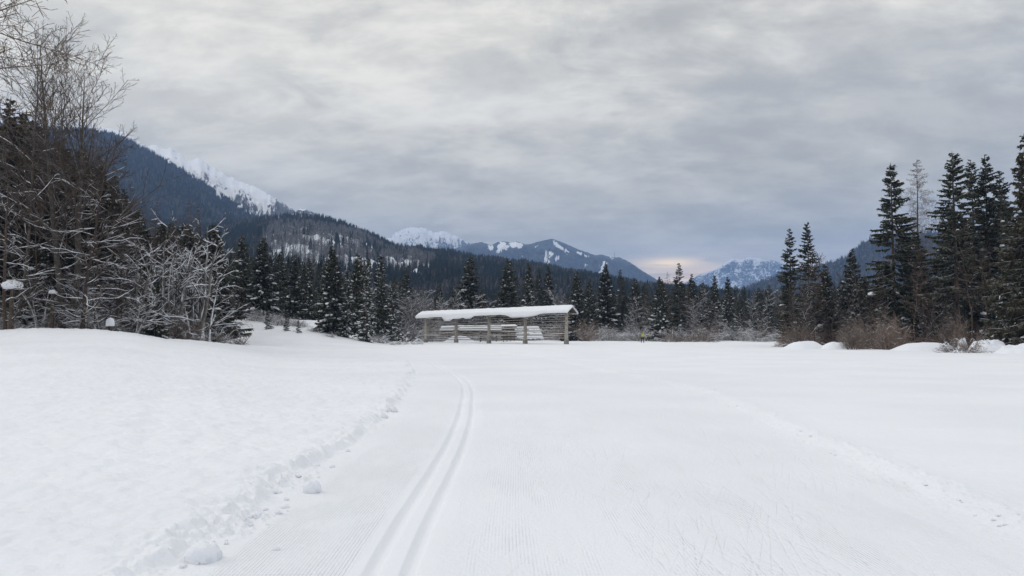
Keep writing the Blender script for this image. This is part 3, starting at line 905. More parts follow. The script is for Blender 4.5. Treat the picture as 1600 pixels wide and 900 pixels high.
    if snow > 0:
        sel = (rng.rand(N) < snow * (1.15 - 0.7 * t)) & (L > 0.5)
        Ps = P[sel]
        ks = len(Ps)
        if ks:
            s0 = rng.uniform(0.25, 0.6, ks); s1 = np.minimum(s0 + rng.uniform(0.2, 0.5, ks), 1.0)
            ss = s0[:, None] + (s1 - s0)[:, None] * np.linspace(0, 1, 5)
            f = ss * (KB - 1); i0 = np.minimum(f.astype(int), KB - 2); fr = (f - i0)[..., None]
            ar = np.arange(ks)[:, None]
            pp = Ps[ar, i0] * (1 - fr) + Ps[ar, i0 + 1] * fr
            rr = (0.06 + 0.062 * L[sel] * rng.uniform(0.4, 1.6, ks))[:, None] * np.array([0.3, 1.0, 0.85, 1.1, 0.25]) * rng.uniform(0.8, 1.2, (ks, 5))
            pp[..., 2] += rr * 0.4 + 0.02
            s_a = tubes(pp, rr, 5, 0.55)
            # dabs on the sprays
            g = rng.rand(n) < snow * 0.17 * (1.1 - 0.7 * t[b]); g &= ln > 0.25
            og = np.stack([o[g] + dr[g] * (ln[g] * q)[:, None] for q in (0.2, 0.5, 0.85)], 1)
            rg = (ln[g] * rng.uniform(0.06, 0.16, g.sum()))[:, None] * np.array([0.35, 1.0, 0.3]); og[..., 2] += rg * 0.5 + 0.02
            s_b = tubes(og, rg, 4, 0.6)
            sv, sq, _ = join([s_a, s_b])
            sn = make_mesh('spruce_snow', sv, sq, None, [M['snow']], True)
    return {'trunk': trunk_me, 'crown': crown, 'snow': sn, 'H': H}


def grow(P, R, n, t0, t1, ang, Lf, K, rng, up=0.0, wob=0.06, rf=0.6, rmin=0.006, taper=0.7, shape=None, mask=None):
    """children of every parent path; returns paths and radii"""
    N, KP, _ = P.shape
    if np.ndim(n) == 0:
        n = np.full(N, n)
    b = np.repeat(np.arange(N), n); m = len(b)
    start = np.repeat(np.cumsum(n) - n, n); j = np.arange(m) - start
    t = t0 + (t1 - t0) * (j + rng.uniform(0.1, 0.9, m)) / np.repeat(n, n)
    f = t * (KP - 1); i0 = np.minimum(f.astype(int), KP - 2); fr = f - i0
    o = P[b, i0] * (1 - fr)[:, None] + P[b, i0 + 1] * fr[:, None]
    r0 = R[b, i0] * (1 - fr) + R[b, i0 + 1] * fr
    Tn = norm(P[b, i0 + 1] - P[b, i0])
    plen = np.linalg.norm(np.diff(P, axis=1), axis=-1).sum(1)[b]
    ref = np.where(np.abs(Tn[:, 2:3]) > 0.9, np.array([[1.0, 0, 0]]), np.array([[0, 0, 1.0]]))
    A = norm(np.cross(Tn, ref)); B = np.cross(Tn, A)
    phi = j * 2.4 + rng.uniform(-0.5, 0.5, m) + np.repeat(rng.uniform(0, 6.28, N), n)
    an = rng.normal(ang, 0.16, m)
    dr = np.cos(an)[:, None] * Tn + np.sin(an)[:, None] * (np.cos(phi)[:, None] * A + np.sin(phi)[:, None] * B)
    sh = 1.0 - 0.55 * (t - t0) / (t1 - t0) if shape is None else shape(t)
    L = plen * Lf * sh * rng.uniform(0.7, 1.25, m)
    C = np.zeros((m, K, 3)); C[:, 0] = o
    for k in range(1, K):
        dr = norm(dr + np.array([0, 0, up]) / K + rng.normal(0, wob, (m, 3)))
        C[:, k] = C[:, k - 1] + dr * (L / (K - 1))[:, None]
    CR = np.maximum((r0 * rf)[:, None] * (1 - taper * np.linspace(0, 1, K)), rmin)
    if mask is not None:
        k = mask(C); C, CR = C[k], CR[k]
    return C, CR


def snow_on(P, R, rng, frac=0.7, thick=1.0, minr=0.02):
    K = P.shape[1]
    sel = rng.rand(len(P)) < frac
    P, R = P[sel], R[sel]
    T = norm(np.gradient(P, axis=1)); flat = 1 - np.abs(T[..., 2]) ** 2
    blot = 0.55 + 0.65 * rng.rand(*R.shape)
    rr = (R * 0.95 + minr * thick) * flat * blot
    rr[:, 0] *= 0.4; rr[:, -1] *= 0.3
    PP = P.copy(); PP[..., 2] += R * 0.55 + rr * 0.35
    return tubes(PP, rr, 4, 0.75)


def bare_parts(seed, H, r0=0.18, stems=1, spread=0.1, n1=22, n2=9, n3=5, a1=0.8, L1=0.38, up1=0.5, t0=0.25, lean=0.0, n4=0,
               snow1=0.8, snow2=0.5, snow3=0.0, thick=1.0, mats=('grey_bark', 'twig'), shape=None, up2=0.25, wob=0.07, L2=0.38, L3=0.42, rmin=0.008, low_snow=None, wob0=0.05, a2=0.7, rf1=0.45):
    rng = np.random.RandomState(seed)
    K = 14; P = np.zeros((stems, K, 3)); s = np.linspace(0, 1, K)
    for i in range(stems):
        a = rng.rand() * 6.28; sp = spread * (0.5 + rng.rand()) if stems > 1 else 0
        d = np.array([math.cos(a) * sp + lean, math.sin(a) * sp, 1.0]); d /= np.linalg.norm(d)
        h = H * (1 if i == 0 else rng.uniform(0.7, 0.98)); p = np.array([math.cos(a), math.sin(a), 0]) * (0.25 if stems > 1 else 0)
        P[i, 0] = p
        for k in range(1, K):
            d = norm(d + rng.normal(0, wob0, 3) * np.array([1, 1, 0.2]) + np.array([0, 0, 0.02])); p = p + d * h / (K - 1); P[i, k] = p
    R = np.maximum(r0 * (1 - s) ** 0.85, 0.018)[None, :] * rng.uniform(0.7, 1.0, (stems, 1)); R[:, 0] *= 1.25
    P1, R1 = grow(P, R, n1, t0, 0.98, a1, L1, 8, rng, up1, wob, rf1, 0.014, 0.75, shape)
    P2, R2 = grow(P1, R1, n2, 0.15, 1.0, a2, L2, 5, rng, up2, wob * 1.3, 0.55, rmin * 1.3, 0.6)
    P3, R3 = grow(P2, R2, n3, 0.15, 1.0, 0.65, L3, 4, rng, up2, wob * 1.3, 0.6, rmin, 0.4)
    trunk = make_mesh('bare_trunk', *tubes(P, R, 8), None, [M[mats[0]]], True)
    parts = [tubes(P1, R1, 5), tubes(P2, R2, 3), tubes(P3, R3, 3)]
    if n4:
        P4, R4 = grow(P3, R3, n4, 0.1, 1.0, 0.6, 0.5, 3, rng, up2, wob, 0.7, rmin * 0.8, 0.3); parts.append(tubes(P4, R4, 3))
    V, Q, _ = join(parts)
    crown = make_mesh('bare_crown', V, Q, None, [M[mats[1]]], True)
    sn = []
    for (p, r, f, k) in ((P1, R1, snow1, 1.0), (P2, R2, snow2, 0.65), (P3, R3, snow3, 0.5)):
        if f > 0:
            if low_snow is not None:
                hgt = p[:, 0, 2] / H; kk = rng.rand(len(p)) < (1 - sstep(hgt, low_snow - 0.15, low_snow + 0.15)); p, r = p[kk], r[kk]
            if len(p):
                sn.append(snow_on(p, r, rng, f, thick * k, 0.026))
    if snow1 > 0.9:
        ps = P.copy(); ps[..., 0] -= R * 0.30; sn.append(tubes(ps[:, 1:-1], R[:, 1:-1] * 0.95 * (0.6 + 0.5 * rng.rand(stems, K - 2)), 6))
    snm = None
    if sn:
        V, Q, _ = join(sn); snm = make_mesh('bare_snow', V, Q, None, [M['snow']], True)
    return {'trunk': trunk, 'crown': crown, 'snow': snm, 'H': H}


def larch_parts(seed, H, R, mats=('bark', 'twig_brown'), snow=0.1, n1=70, base=0.2, droop=0.25, n2=12, n3=3):
    rng = np.random.RandomState(seed)
    K = 12; s = np.linspace(0, 1, K)
    P = np.stack([np.cumsum(rng.normal(0, 0.03, K)), np.cumsum(rng.normal(0, 0.03, K)), s * H], -1)[None]
    R0 = np.maximum(0.010 * H * (1 - s) ** 0.9, 0.015)[None]
    sh = lambda t: (R / H) * np.maximum((1 - t) / (1 - base), 0.02) ** 0.6 * (0.6 + 0.4 * sstep(t, base, base + 0.2))
    P1, R1 = grow(P, R0, n1, base, 0.995, 1.45, 1.0, 7, rng, -droop, 0.05, 0.22, 0.010, 0.7, sh)
    k = np.arange(P1.shape[1]); P1[..., 2] += (k / 6.0)[None] ** 2 * droop * 0.6 * np.linalg.norm(P1[:, -1] - P1[:, 0], axis=-1)[:, None]
    P2, R2 = grow(P1, R1, n2, 0.1, 1.0, 0.9, 0.30, 4, rng, 0.0, 0.10, 0.6, 0.009, 0.5)
    P3, R3 = grow(P2, R2, n3, 0.1, 1.0, 0.8, 0.5, 3, rng, -0.1, 0.1, 0.7, 0.008, 0.3)
    V, Q, _ = join([tubes(P1, R1, 4), tubes(P2, R2, 3), tubes(P3, R3, 3)])
    snm = None
    if snow > 0:
        sv = snow_on(P1, R1, rng, snow, 1.0, 0.02); snm = make_mesh('larch_snow', sv[0], sv[1], None, [M['snow']], True)
    return {'trunk': make_mesh('larch_trunk', *tubes(P, R0, 8), None, [M[mats[0]]], True), 'crown': make_mesh('larch_crown', V, Q, None, [M[mats[1]]], True), 'snow': snm, 'H': H}


def shrub_mesh(seed, H, W, stems=26, mat='shrub_snow', arch=0.0, n2=9, n3=4, snow=0.5, sthick=0.6):
    rng = np.random.RandomState(seed)
    K = 7; P = np.zeros((stems, K, 3)); a = rng.rand(stems) * 6.28; q = rng.rand(stems) ** 0.7
    p = np.stack([np.cos(a) * W * 0.28 * rng.rand(stems), np.sin(a) * W * 0.28 * rng.rand(stems), np.full(stems, -0.05)], -1)
    d = norm(np.stack([np.cos(a) * q * W / H * 0.9, np.sin(a) * q * W / H * 0.9, np.ones(stems)], -1)); L = H * rng.uniform(0.6, 1.15, stems)
    P[:, 0] = p
    for k in range(1, K):
        d = norm(d + rng.normal(0, 0.10, (stems, 3)) + np.array([0, 0, -arch * k / K])); P[:, k] = P[:, k - 1] + d * (L / (K - 1))[:, None]
    R = np.linspace(0.028, 0.010, K)[None] * rng.uniform(0.7, 1.2, (stems, 1))
    P2, R2 = grow(P, R, n2, 0.15, 1.0, 0.75, 0.36, 4, rng, -arch * 0.5, 0.14, 0.7, 0.009, 0.4)
    P3, R3 = grow(P2, R2, n3, 0.1, 1.0, 0.7, 0.5, 3, rng, -arch * 0.4, 0.14, 0.8, 0.0075, 0.3)
    V, Q, _ = join([tubes(P, R, 4), tubes(P2, R2, 3), tubes(P3, R3, 3)])
    me = make_mesh('shrub_twigs', V, Q, None, [M[mat]], True)
    sn = None
    if snow > 0:
        sv = join([snow_on(P, R, rng, snow, sthick * 1.4, 0.03), snow_on(P2, R2, rng, snow * 0.8, sthick, 0.026)])
        sn = make_mesh('shrub_snow', sv[0], sv[1], None, [M['snow']], True)
    return {'twigs': me, 'snow': sn, 'H': H}


def lump_mesh(seed, sx, sy, sz, n=20, rough=0.18, mat='snow', sink=0.15, sharp=1.0):
    """irregular snow lump, flattened where it rests"""
    th = np.linspace(0, 2 * math.pi, n, endpoint=False); ph = np.linspace(0, math.pi, n // 2 + 1)
    TH, PH = np.meshgrid(th, ph)
    X, Y, Z = np.cos(TH) * np.sin(PH), np.sin(TH) * np.sin(PH), np.cos(PH)
    rr = 1 + rough * fbm(X * 1.6 + Z + seed * 3.1, Y * 1.6 - Z * 0.7 + seed, 3, seed + 300) * 1.3
    V = np.stack([X * rr * sx, Y * rr * sy, np.maximum(Z * rr, -0.35) * sz], -1).reshape(-1, 3); V[:, 2] += sz * (0.35 - sink)
    nr = len(ph); i = np.arange(nr - 1)[:, None] * n; j = np.arange(n)[None]; j2 = (j + 1) % n
    Q = np.stack([i + j, i + n + j, i + n + j2, i + j2], -1).reshape(-1, 4)
    return make_mesh('snow_lump', V, Q, None, [M[mat]], True)


def plant(kind, parts, label, cat, x, y, h, rz=None, wid=1.0, group=None, sink=0.15, rng=np.random.RandomState(5), lean=(0, 0), z=None):
    s = h / parts['H']
    if z is None:
        z = gz(x, y) - sink
    names = [k for k in parts if k != 'H' and parts[k] is not None]
    o = bpy.data.objects.new(kind, None); COL.objects.link(o); o.empty_display_size = 0.5
    o.location = (x, y, z); o.rotation_euler = (lean[0], lean[1], rng.uniform(0, 6.28) if rz is None else rz)
    o.scale = (s * wid, s * wid, s)
    for k in names:
        link(k, parts[k], o, kind='stuff' if k == 'snow' else None)
    tag(o, label, cat, group)
    return o


MARKS = {
    'brown shrubs along the right wood': ((1240, 'below the pair of open spruces'), (1300, 'just right of the paired spruces'), (1370, 'below the lone cone shaped spruce'), (1420, 'around the red trunk of the big spruce'), (1480, 'behind the wide snow mound'), (1560, 'under the row of three spruces'), (9999, 'beside the huge dark spruce')),
    'dark spruces of the left wood': ((30, 'at the far left edge'), (90, 'left of the tallest tree'), (140, 'right behind the tallest tree'), (9999, 'stepping down toward the snow plastered trees')),
    'spruces behind the slope group': ((430, 'over the head of the slope'), (520, 'left of the massive green one'), (580, 'near the narrow snow laden one'), (9999, 'toward the hay rack')),
    'spruces packed in the far tree line': ((960, 'next to the rack'), (1040, 'behind the skier'), (1110, 'near the brownish tall tree'), (9999, 'at the valley opening')),
    'bare trees along the far edge': ((760, 'above the left half of the rack'), (890, 'above the right half of the rack'), (1010, 'between rack and skier'), (1110, 'right of the skier'), (9999, 'toward the right wood')),
    'shrubs along the far edge': ((700, 'by the left end of the rack'), (890, 'seen behind the rack'), (1000, 'between rack and skier'), (1110, 'right of the skier'), (9999, 'toward the right wood')),
    'snowy brush of the left wood': ((60, 'by the big snow block'), (150, 'below the tallest tree'), (230, 'near the bowed bush'), (9999, 'below the many stemmed tree')),
    'dark spruces behind the snowy trees': ((220, 'on their left'), (280, 'over the middle'), (9999, 'on their right')),
    'snowy shrubs left of the hay rack': ((520, 'at the massive green one'), (570, 'at the narrow snow laden one'), (9999, 'nearest the rack')),
    'spruces deep in the right wood': ((1530, 'left part'), (1590, 'middle part'), (9999, 'at the edge')),
    'low spruces behind the right wood edge': ((1290, 'near the paired spruces'), (1380, 'near the lone spruce'), (9999, 'near the pale larch')),
    'thin bare trees in the right thicket': ((1290, 'below the paired spruces'), (1380, 'below the lone spruce'), (1480, 'around the pale larch'), (9999, 'below the row of three')),
    'brown larches in the left wood': ((100, 'on the left side'), (200, 'near the tallest tree'), (9999, 'toward the slope')),
}


def plant_px(kind, parts, label, cat, px_, d, top, **kw):
    for lim, words in MARKS.get(kw.get('group'), ()):
        if px_ < lim:
            label = ' '.join((label + ', ' + words).split()[:16]) if len((label + ' ' + words).split()) <= 16 else label
            break
    p = at(px_, 521, d); x = float(p[0]); z0 = gz(x, d) - kw.get('sink', 0.15)
    h = float(at(px_, top, d)[2]) - z0
    return plant(kind, parts, label, cat, x, d, h, **kw)


# ------------------------------------------------------------------ hay rack
def mat_wood(name, c1, c2):
    m, T, b = new_mat(name)
    tc = T.new('ShaderNodeTexCoord'); P = tc.outputs['Object']
    n = T.noise(T.mapping(P, scale=(6, 6, 1.2)), 3.0, 4.0, 0.65)
    T.link(T.mix(T.ramp(n, 0.35, 0.65), c1, c2), b.inputs['Base Color']); b.inputs['Roughness'].default_value = 0.85
    bp = T.new('ShaderNodeBump'); bp.inputs['Distance'].default_value = 0.01
    T.link(n, bp.inputs['Height']); T.link(bp.outputs[0], b.inputs['Normal'])
    return m


M['wood'] = mat_wood('weathered_wood', (0.31, 0.275, 0.235), (0.52, 0.475, 0.42))
M['wood_dark'] = mat_wood('dark_wood', (0.045, 0.040, 0.034), (0.10, 0.088, 0.074))
M['pole'] = mat_wood('grey_poles', (0.24, 0.21, 0.18), (0.47, 0.43, 0.385))
M['stone'] = mat_wood('stone_footing', (0.16, 0.157, 0.15), (0.30, 0.295, 0.28))

RA = at(885, 521, 110.0); RB = at(665.5, 521, 128.5)
ra, rb = RA[:2], RB[:2]
RL = float(np.linalg.norm(rb - ra)); RU = (rb - ra) / RL           # along the rack, right end -> left end
RN = np.array([RU[1], -RU[0]])
if RN @ (-ra) < 0:
    RN = -RN                                                        # faces the camera
RZ = math.atan2(RU[1], RU[0])


def rp(s, n, z):
    """rack coordinates -> world offset from rack origin (the right post)"""
    s = np.asarray(s, float)
    return np.stack([RU[0] * s + RN[0] * n, RU[1] * s + RN[1] * n, z + 0 * s], -1)


def build_rack():
    z0 = gz(*ra)
    root = link('hay_rack', None, None, (ra[0], ra[1], z0)); root.empty_display_size = 1
    tag(root, 'long open wooden hay rack with snow covered roof and rows of horizontal poles', 'hay rack')
    rng = np.random.RandomState(3)
    posts = [0, 0.262 * RL, 0.513 * RL, 0.757 * RL, RL]
    tops = [4.62, 4.55, 4.46, 4.38, 4.30]

    def dz(s): return gz(ra[0] + RU[0] * s, ra[1] + RU[1] * s) - z0
    for s, tp in zip(posts, tops):
        # squared post, slightly tapered, standing on a wider footing
        w0, w1 = 0.19, 0.15; zb = dz(s) + 0.55
        lv = np.array([(zb, w0), (zb + 0.6, w0 * 0.98), (2.4, w0 * 0.88), (tp, w1)])
        V = []
        for z, w in lv:
            jx = rng.normal(0, 0.012)
            for (i, j) in ((-1, -1), (1, -1), (1, 1), (-1, 1)):
                V.append(rp(s + i * w + jx, j * w, z))
        Q = [(k * 4 + i, k * 4 + (i + 1) % 4, k * 4 + 4 + (i + 1) % 4, k * 4 + 4 + i) for k in range(3) for i in range(4)] + [(12, 13, 14, 15)]
        o = link('post', make_mesh('post', np.array(V), Q, None, [M['wood']], False), root)
        V = []
        for z, w in ((dz(s) - 0.3, 0.25), (dz(s) + 0.45, 0.23), (dz(s) + 0.60, 0.20)):
            for (i, j) in ((-1, -1), (1, -1), (1, 1), (-1, 1)):
                V.append(rp(s + i * w * 1.1, j * w * 1.1, z))
        Q = [(k * 4 + i, k * 4 + (i + 1) % 4, k * 4 + 4 + (i + 1) % 4, k * 4 + 4 + i) for k in range(2) for i in range(4)] + [(8, 9, 10, 11)]
        link('footing', make_mesh('footing', np.array(V), Q, None, [M['stone']], False), o)
    # poles: every bay carries its own, set into the posts and sticking out past them
    zs = np.linspace(0.62, 3.95, 12)
    for b in range(4):
        s0, s1 = posts[b], posts[b + 1]
        for k, z in enumerate(zs):
            if b == 0 and k == 0:
                continue
            e0 = 0.42 + rng.uniform(-0.12, 0.15); e1 = 0.35 + rng.uniform(-0.12, 0.15)
            e0 = e0 + (0.15 if b == 0 else 0); e1 = e1 + (0.5 if b == 3 else 0)
            ss = np.linspace(s0 - e0, s1 + e1, 7)
            sag = -0.07 * np.sin(np.linspace(0, math.pi, 7)) * rng.uniform(0.2, 1.3)
            off = (0.235 if (b + k) % 2 else -0.235)
            P = rp(ss, off, 0); zz = z + rng.normal(0, 0.035) + (ss - s0) * rng.normal(0, 0.006) + sag
            P[:, 2] = zz - (ss / RL) * 0.30 * (z / 4.0) + 0.0
            R = np.linspace(0.062, 0.048, 7) * rng.uniform(0.85, 1.15)
            o = link('pole', make_mesh('pole', *tubes(P[None], R[None], 6), None, [M['pole']], True), root)
            if rng.rand() < 0.5 + 0.1 * (k < 4):
                q = rng.randint(0, 4); PP = P[q:q + 4].copy(); PP[:, 2] += 0.055
                sv = tubes(PP[None], (np.array([0.01, 0.045, 0.04, 0.01]) * 1.1)[None], 5, 0.8)
                link('pole_snow', make_mesh('pole_snow', sv[0], sv[1], None, [M['snow']], True), o)

    def ridge_z(s): return 5.32 - 0.42 * s / RL
    def eave_z(s): return 4.50 - 0.30 * s / RL
    W = 1.18; ex = 0.95
    # beams
    for nm, n, zf, w in (('ridge_beam', 0.0, lambda s: ridge_z(s) - 0.20, 0.09), ('wall_plate', 0.0, lambda s: eave_z(s) + 0.16, 0.11)):
        ss = np.linspace(-ex + 0.1, RL + ex - 0.1, 9); P = rp(ss, n, 0); P[:, 2] = zf(ss)
        link(nm, make_mesh(nm, *tubes(P[None], np.full((1, 9), w * 1.3), 4), None, [M['wood_dark']], False), root)
    for s in np.concatenate([posts, [-ex + 0.12, RL + ex - 0.12], np.array(posts[:-1]) + RL / 8]):
        for sd_ in (-1, 1):
            P = np.stack([rp(s, 0, ridge_z(s) - 0.08), rp(s, sd_ * W, eave_z(s) - 0.04)])
            link('rafter', make_mesh('rafter', *tubes(P[None], np.full((1, 2), 0.07), 4), None, [M['wood_dark']], False), root)
    for s in posts:
        for sd_ in (-1, 1):
            P = np.stack([rp(s, 0, eave_z(s) - 0.75), rp(s, sd_ * W * 0.72, eave_z(s) + 0.12)])
            link('brace', make_mesh('brace', *tubes(P[None], np.full((1, 2), 0.055), 4), None, [M['wood']], False), root)
    # board roof, one slab each side
    for sd_ in (-1, 1):
        ss = np.linspace(-ex, RL + ex, 12)
        top = rp(ss, 0, 0); top[:, 2] = ridge_z(ss); bot = rp(ss, sd_ * (W + 0.12), 0); bot[:, 2] = eave_z(ss) - 0.06
        V = np.concatenate([top, bot, top - [0, 0, .06], bot - [0, 0, .06]]); n = 12
        Q = []
        for i in range(n - 1):
            Q += [(i, i + 1, n + i + 1, n + i), (2 * n + i, 3 * n + i, 3 * n + i + 1, 2 * n + i + 1), (n + i, n + i + 1, 3 * n + i + 1, 3 * n + i)]
        Q += [(0, n, 3 * n, 2 * n), (n - 1, 2 * n - 1 + 0, 4 * n - 1, 3 * n - 1)]
        link('roof_boards', make_mesh('roof_boards', V, Q, None, [M['wood_dark']], False), root)
    # snow slab
    ns, nw = 150, 19
    s = np.linspace(-ex - 0.22, RL + ex + 0.25, ns); wv = np.linspace(-1, 1, nw)
    # overhanging tongues, placed along the eave as counted from the right end
    hang = 0.0 * s
    for c, wd, am in ((0.78, 0.035, 0.55), (0.705, 0.05, 0.30), (0.62, 0.035, 0.33), (0.285, 0.06, 0.34), (0.19, 0.05, 0.28), (0.97, 0.06, 0.06)):
        hang = hang + am * np.exp(-(((s / RL) - c) / wd) ** 4)
    hang = hang + 0.05 * fbm(s / 1.1, s * 0, 3, 401) + 0.02
    hangb = 0.10 + 0.08 * fbm(s / 1.5, s * 0, 3, 402)
    th = 0.34 + 0.04 * fbm(s / 3.0, s * 0, 2, 403) + 0.10 * s / RL
    th = th * (0.35 + 0.65 * np.clip(np.minimum(s - s[0], s[-1] - s) / 0.35, 0, 1) ** 0.5)
    top = np.zeros((ns, nw, 3)); bot = np.zeros((ns, nw, 3))
    for j, w in enumerate(wv):
        aw = abs(w); h = hang if w > 0 else hangb
        wout = (W + 0.16 + h * 0.35) * w
        zb = ridge_z(s) + (eave_z(s) - 0.06 - ridge_z(s)) * aw * (1 + h * 0.35 / W) + 0.012
        zb = zb - np.where(aw > 0.85, h * (aw - 0.85) / 0.15, 0)
        tt = th * (1 - 0.10 * (1 - aw)) * (1.0 if aw < 0.9 else 0.55 if aw < 0.99 else 0.12)
        nrm = w / max(aw, 1e-6) * 0.35 * (aw > 0.02)
        bot[:, j] = rp(s, 0, 0) + np.stack([RN[0] * wout, RN[1] * wout, zb], -1)
        lift = tt * (1 + 0.12 * fbm(s / 0.8 + j, s * 0 + j * 0.3, 2, 404))
        wo2 = wout + nrm * lift
        top[:, j] = rp(s, 0, 0) + np.stack([RN[0] * wo2, RN[1] * wo2, zb + lift * 0.93], -1)
    V = np.concatenate([top.reshape(-1, 3), bot.reshape(-1, 3)]); o_ = ns * nw
    i = np.arange(ns - 1)[:, None] * nw; j = np.arange(nw - 1)[None]
    q1 = np.stack([i + j, i + nw + j, i + nw + j + 1, i + j + 1], -1).reshape(-1, 4)
    q2 = q1[:, ::-1] + o_
    ed = []
    for k in range(ns - 1):
        a, b = k * nw, (k + 1) * nw; ed.append((a, b, b + o_, a + o_)); a, b = k * nw + nw - 1, (k + 1) * nw + nw - 1; ed.append((b, a, a + o_, b + o_))
    for k in range(nw - 1):
        ed.append((k + 1, k, k + o_, k + 1 + o_)); a = (ns - 1) * nw + k; ed.append((a, a + 1, a + 1 + o_, a + o_))
    link('roof_snow', make_mesh('roof_snow', V, np.concatenate([q1, q2, np.array(ed)]), None, [M['snow']], True), root)
    return root


build_rack()


def log_stack(label, pxa, pxb, d, ztop, zlow, rows, snow_t, logr=0.11, ends=False, seed=0, snow_steps=False):
    rng = np.random.RandomState(seed)
    A = at(pxa, 521, d)[:2]; B = at(pxb, 521, d)[:2]; u = (B - A); Ln = np.linalg.norm(u); u = u / Ln; nrm_ = np.array([u[1], -u[0]])
    z0 = gz(*A)
    root = link('lumber_stack', None, None, (A[0], A[1], z0)); tag(root, label, 'lumber stack')
    for r in range(rows):
        for c in range(3):
            z = zlow + (ztop - zlow) * r / max(rows - 1, 1) + rng.normal(0, 0.02); n_ = (c - 1) * 0.28 + rng.normal(0, 0.03)
            s0 = rng.uniform(-0.2, 0.2); s1 = Ln + rng.uniform(-0.3, 0.3)
            mid = np.linspace(s0, s1, 4)
            P = np.stack([u[0] * mid + nrm_[0] * n_, u[1] * mid + nrm_[1] * n_, np.full(4, z)], -1)
            link('beam', make_mesh('beam', *tubes(P[None], np.full((1, 4), logr), 5), None, [M['wood_dark']], False), root)
    # spacers standing under and between the layers
    for q in np.linspace(0.12, 0.88, 4):
        v = box(u[0] * Ln * q, u[1] * Ln * q, (ztop - 0.2) / 2 - 0.1, 0.16, 0.7, ztop - 0.05, math.atan2(u[1], u[0]))
        link('bearer', make_mesh('bearer', v[0], v[1], None, [M['wood_dark']], False), root)
    ns, nw = 40, 11
    s = np.linspace(-0.35, Ln + 0.35, ns); w = np.linspace(-1, 1, nw)
    S, Wd = np.meshgrid(s, w, indexing='ij')
    e = np.clip(np.minimum(S - s[0], s[-1] - S) / 0.5, 0, 1) ** 0.45 * np.clip((1 - np.abs(Wd)) / 0.35, 0, 1) ** 0.5
    Z = ztop + 0.06 + snow_t * e * (1 + 0.10 * fbm(S / 1.3, Wd + seed, 3, 420))
    if snow_steps:
        Z = Z - np.where(np.abs(Wd) > 0.9, 0.2 + 0.25 * rng.rand(ns)[:, None], 0)
    X = u[0] * S + nrm_[0] * Wd * 0.75; Y = u[1] * S + nrm_[1] * Wd * 0.75
    i = np.arange(ns - 1)[:, None] * nw; j = np.arange(nw - 1)[None]
    Q = np.stack([i + j, i + nw + j, i + nw + j + 1, i + j + 1], -1).reshape(-1, 4)
    V = np.stack([X, Y, Z], -1).reshape(-1, 3); Vb = V.copy(); Vb[:, 2] = ztop + 0.05 - np.where(np.abs(Wd.ravel()) > 0.9, 0.05, 0)
    ring = np.concatenate([np.arange(nw - 1), np.arange(ns - 1) * nw + nw - 1, np.arange(ns * nw - 1, (ns - 1) * nw, -1), np.arange(ns - 1, 0, -1) * nw])
    n = len(V); E = np.stack([ring, np.roll(ring, -1), np.roll(ring, -1) + n, ring + n], -1)
    link('snow_cap', make_mesh('snow_cap', np.concatenate([V, Vb]), np.concatenate([Q, Q[:, ::-1] + n, E]), None, [M['snow']], True), root)
    return root


log_stack('long low stack of beams with thick snow cap behind the left half of the rack', 690, 787, 134, 2.0, 1.3, 3, 0.85, seed=1)
log_stack('short dark stack of beams under snow behind the middle of the hay rack', 784, 806, 131, 2.5, 0.4, 6, 0.35, seed=2)

# big snow heap on covered timber behind the right part of the rack, and the low one on the left
_p = at(825, 521, 134)


def heap(label, px_, d, w, dep, h, seed, name='snow_heap', rough=0.12, cat='snow heap', rz=0.0, mat='snow', sink=0.0):
    p = at(px_, 521, d); rng = np.random.RandomState(seed)
    n = 44; g = np.linspace(-1, 1, n); X, Y = np.meshgrid(g, g)
    r = np.sqrt(np.abs(X) ** 2.2 + np.abs(Y) ** 2.2)
    Z = h * (1 - sstep(r, 0.15 + 0.2 * rough, 1.0)) ** 0.8 * (1 + rough * 1.6 * fbm(X * 1.7 + seed, Y * 1.7, 4, 430 + seed)) - 0.12
    V = np.stack([X * w / 2, Y * dep / 2, Z], -1)
    c, s = math.cos(rz), math.sin(rz)
    Vx = V[..., 0] * c - V[..., 1] * s; Vy = V[..., 0] * s + V[..., 1] * c
    gz_ = ground(Vx + p[0], Vy + d, False)[0]; z0 = gz(p[0], d)
    V = np.stack([Vx, Vy, V[..., 2] + gz_ - z0], -1).reshape(-1, 3)
    i = np.arange(n - 1)[:, None] * n; j = np.arange(n - 1)[None]
    Q = np.stack([i + j, i + j + 1, i + n + j + 1, i + n + j], -1).reshape(-1, 4)
    o = link(name, make_mesh(name, V, Q, None, [M[mat]], True), None, (p[0], d, z0 - sink))
    return tag(o, label, cat)


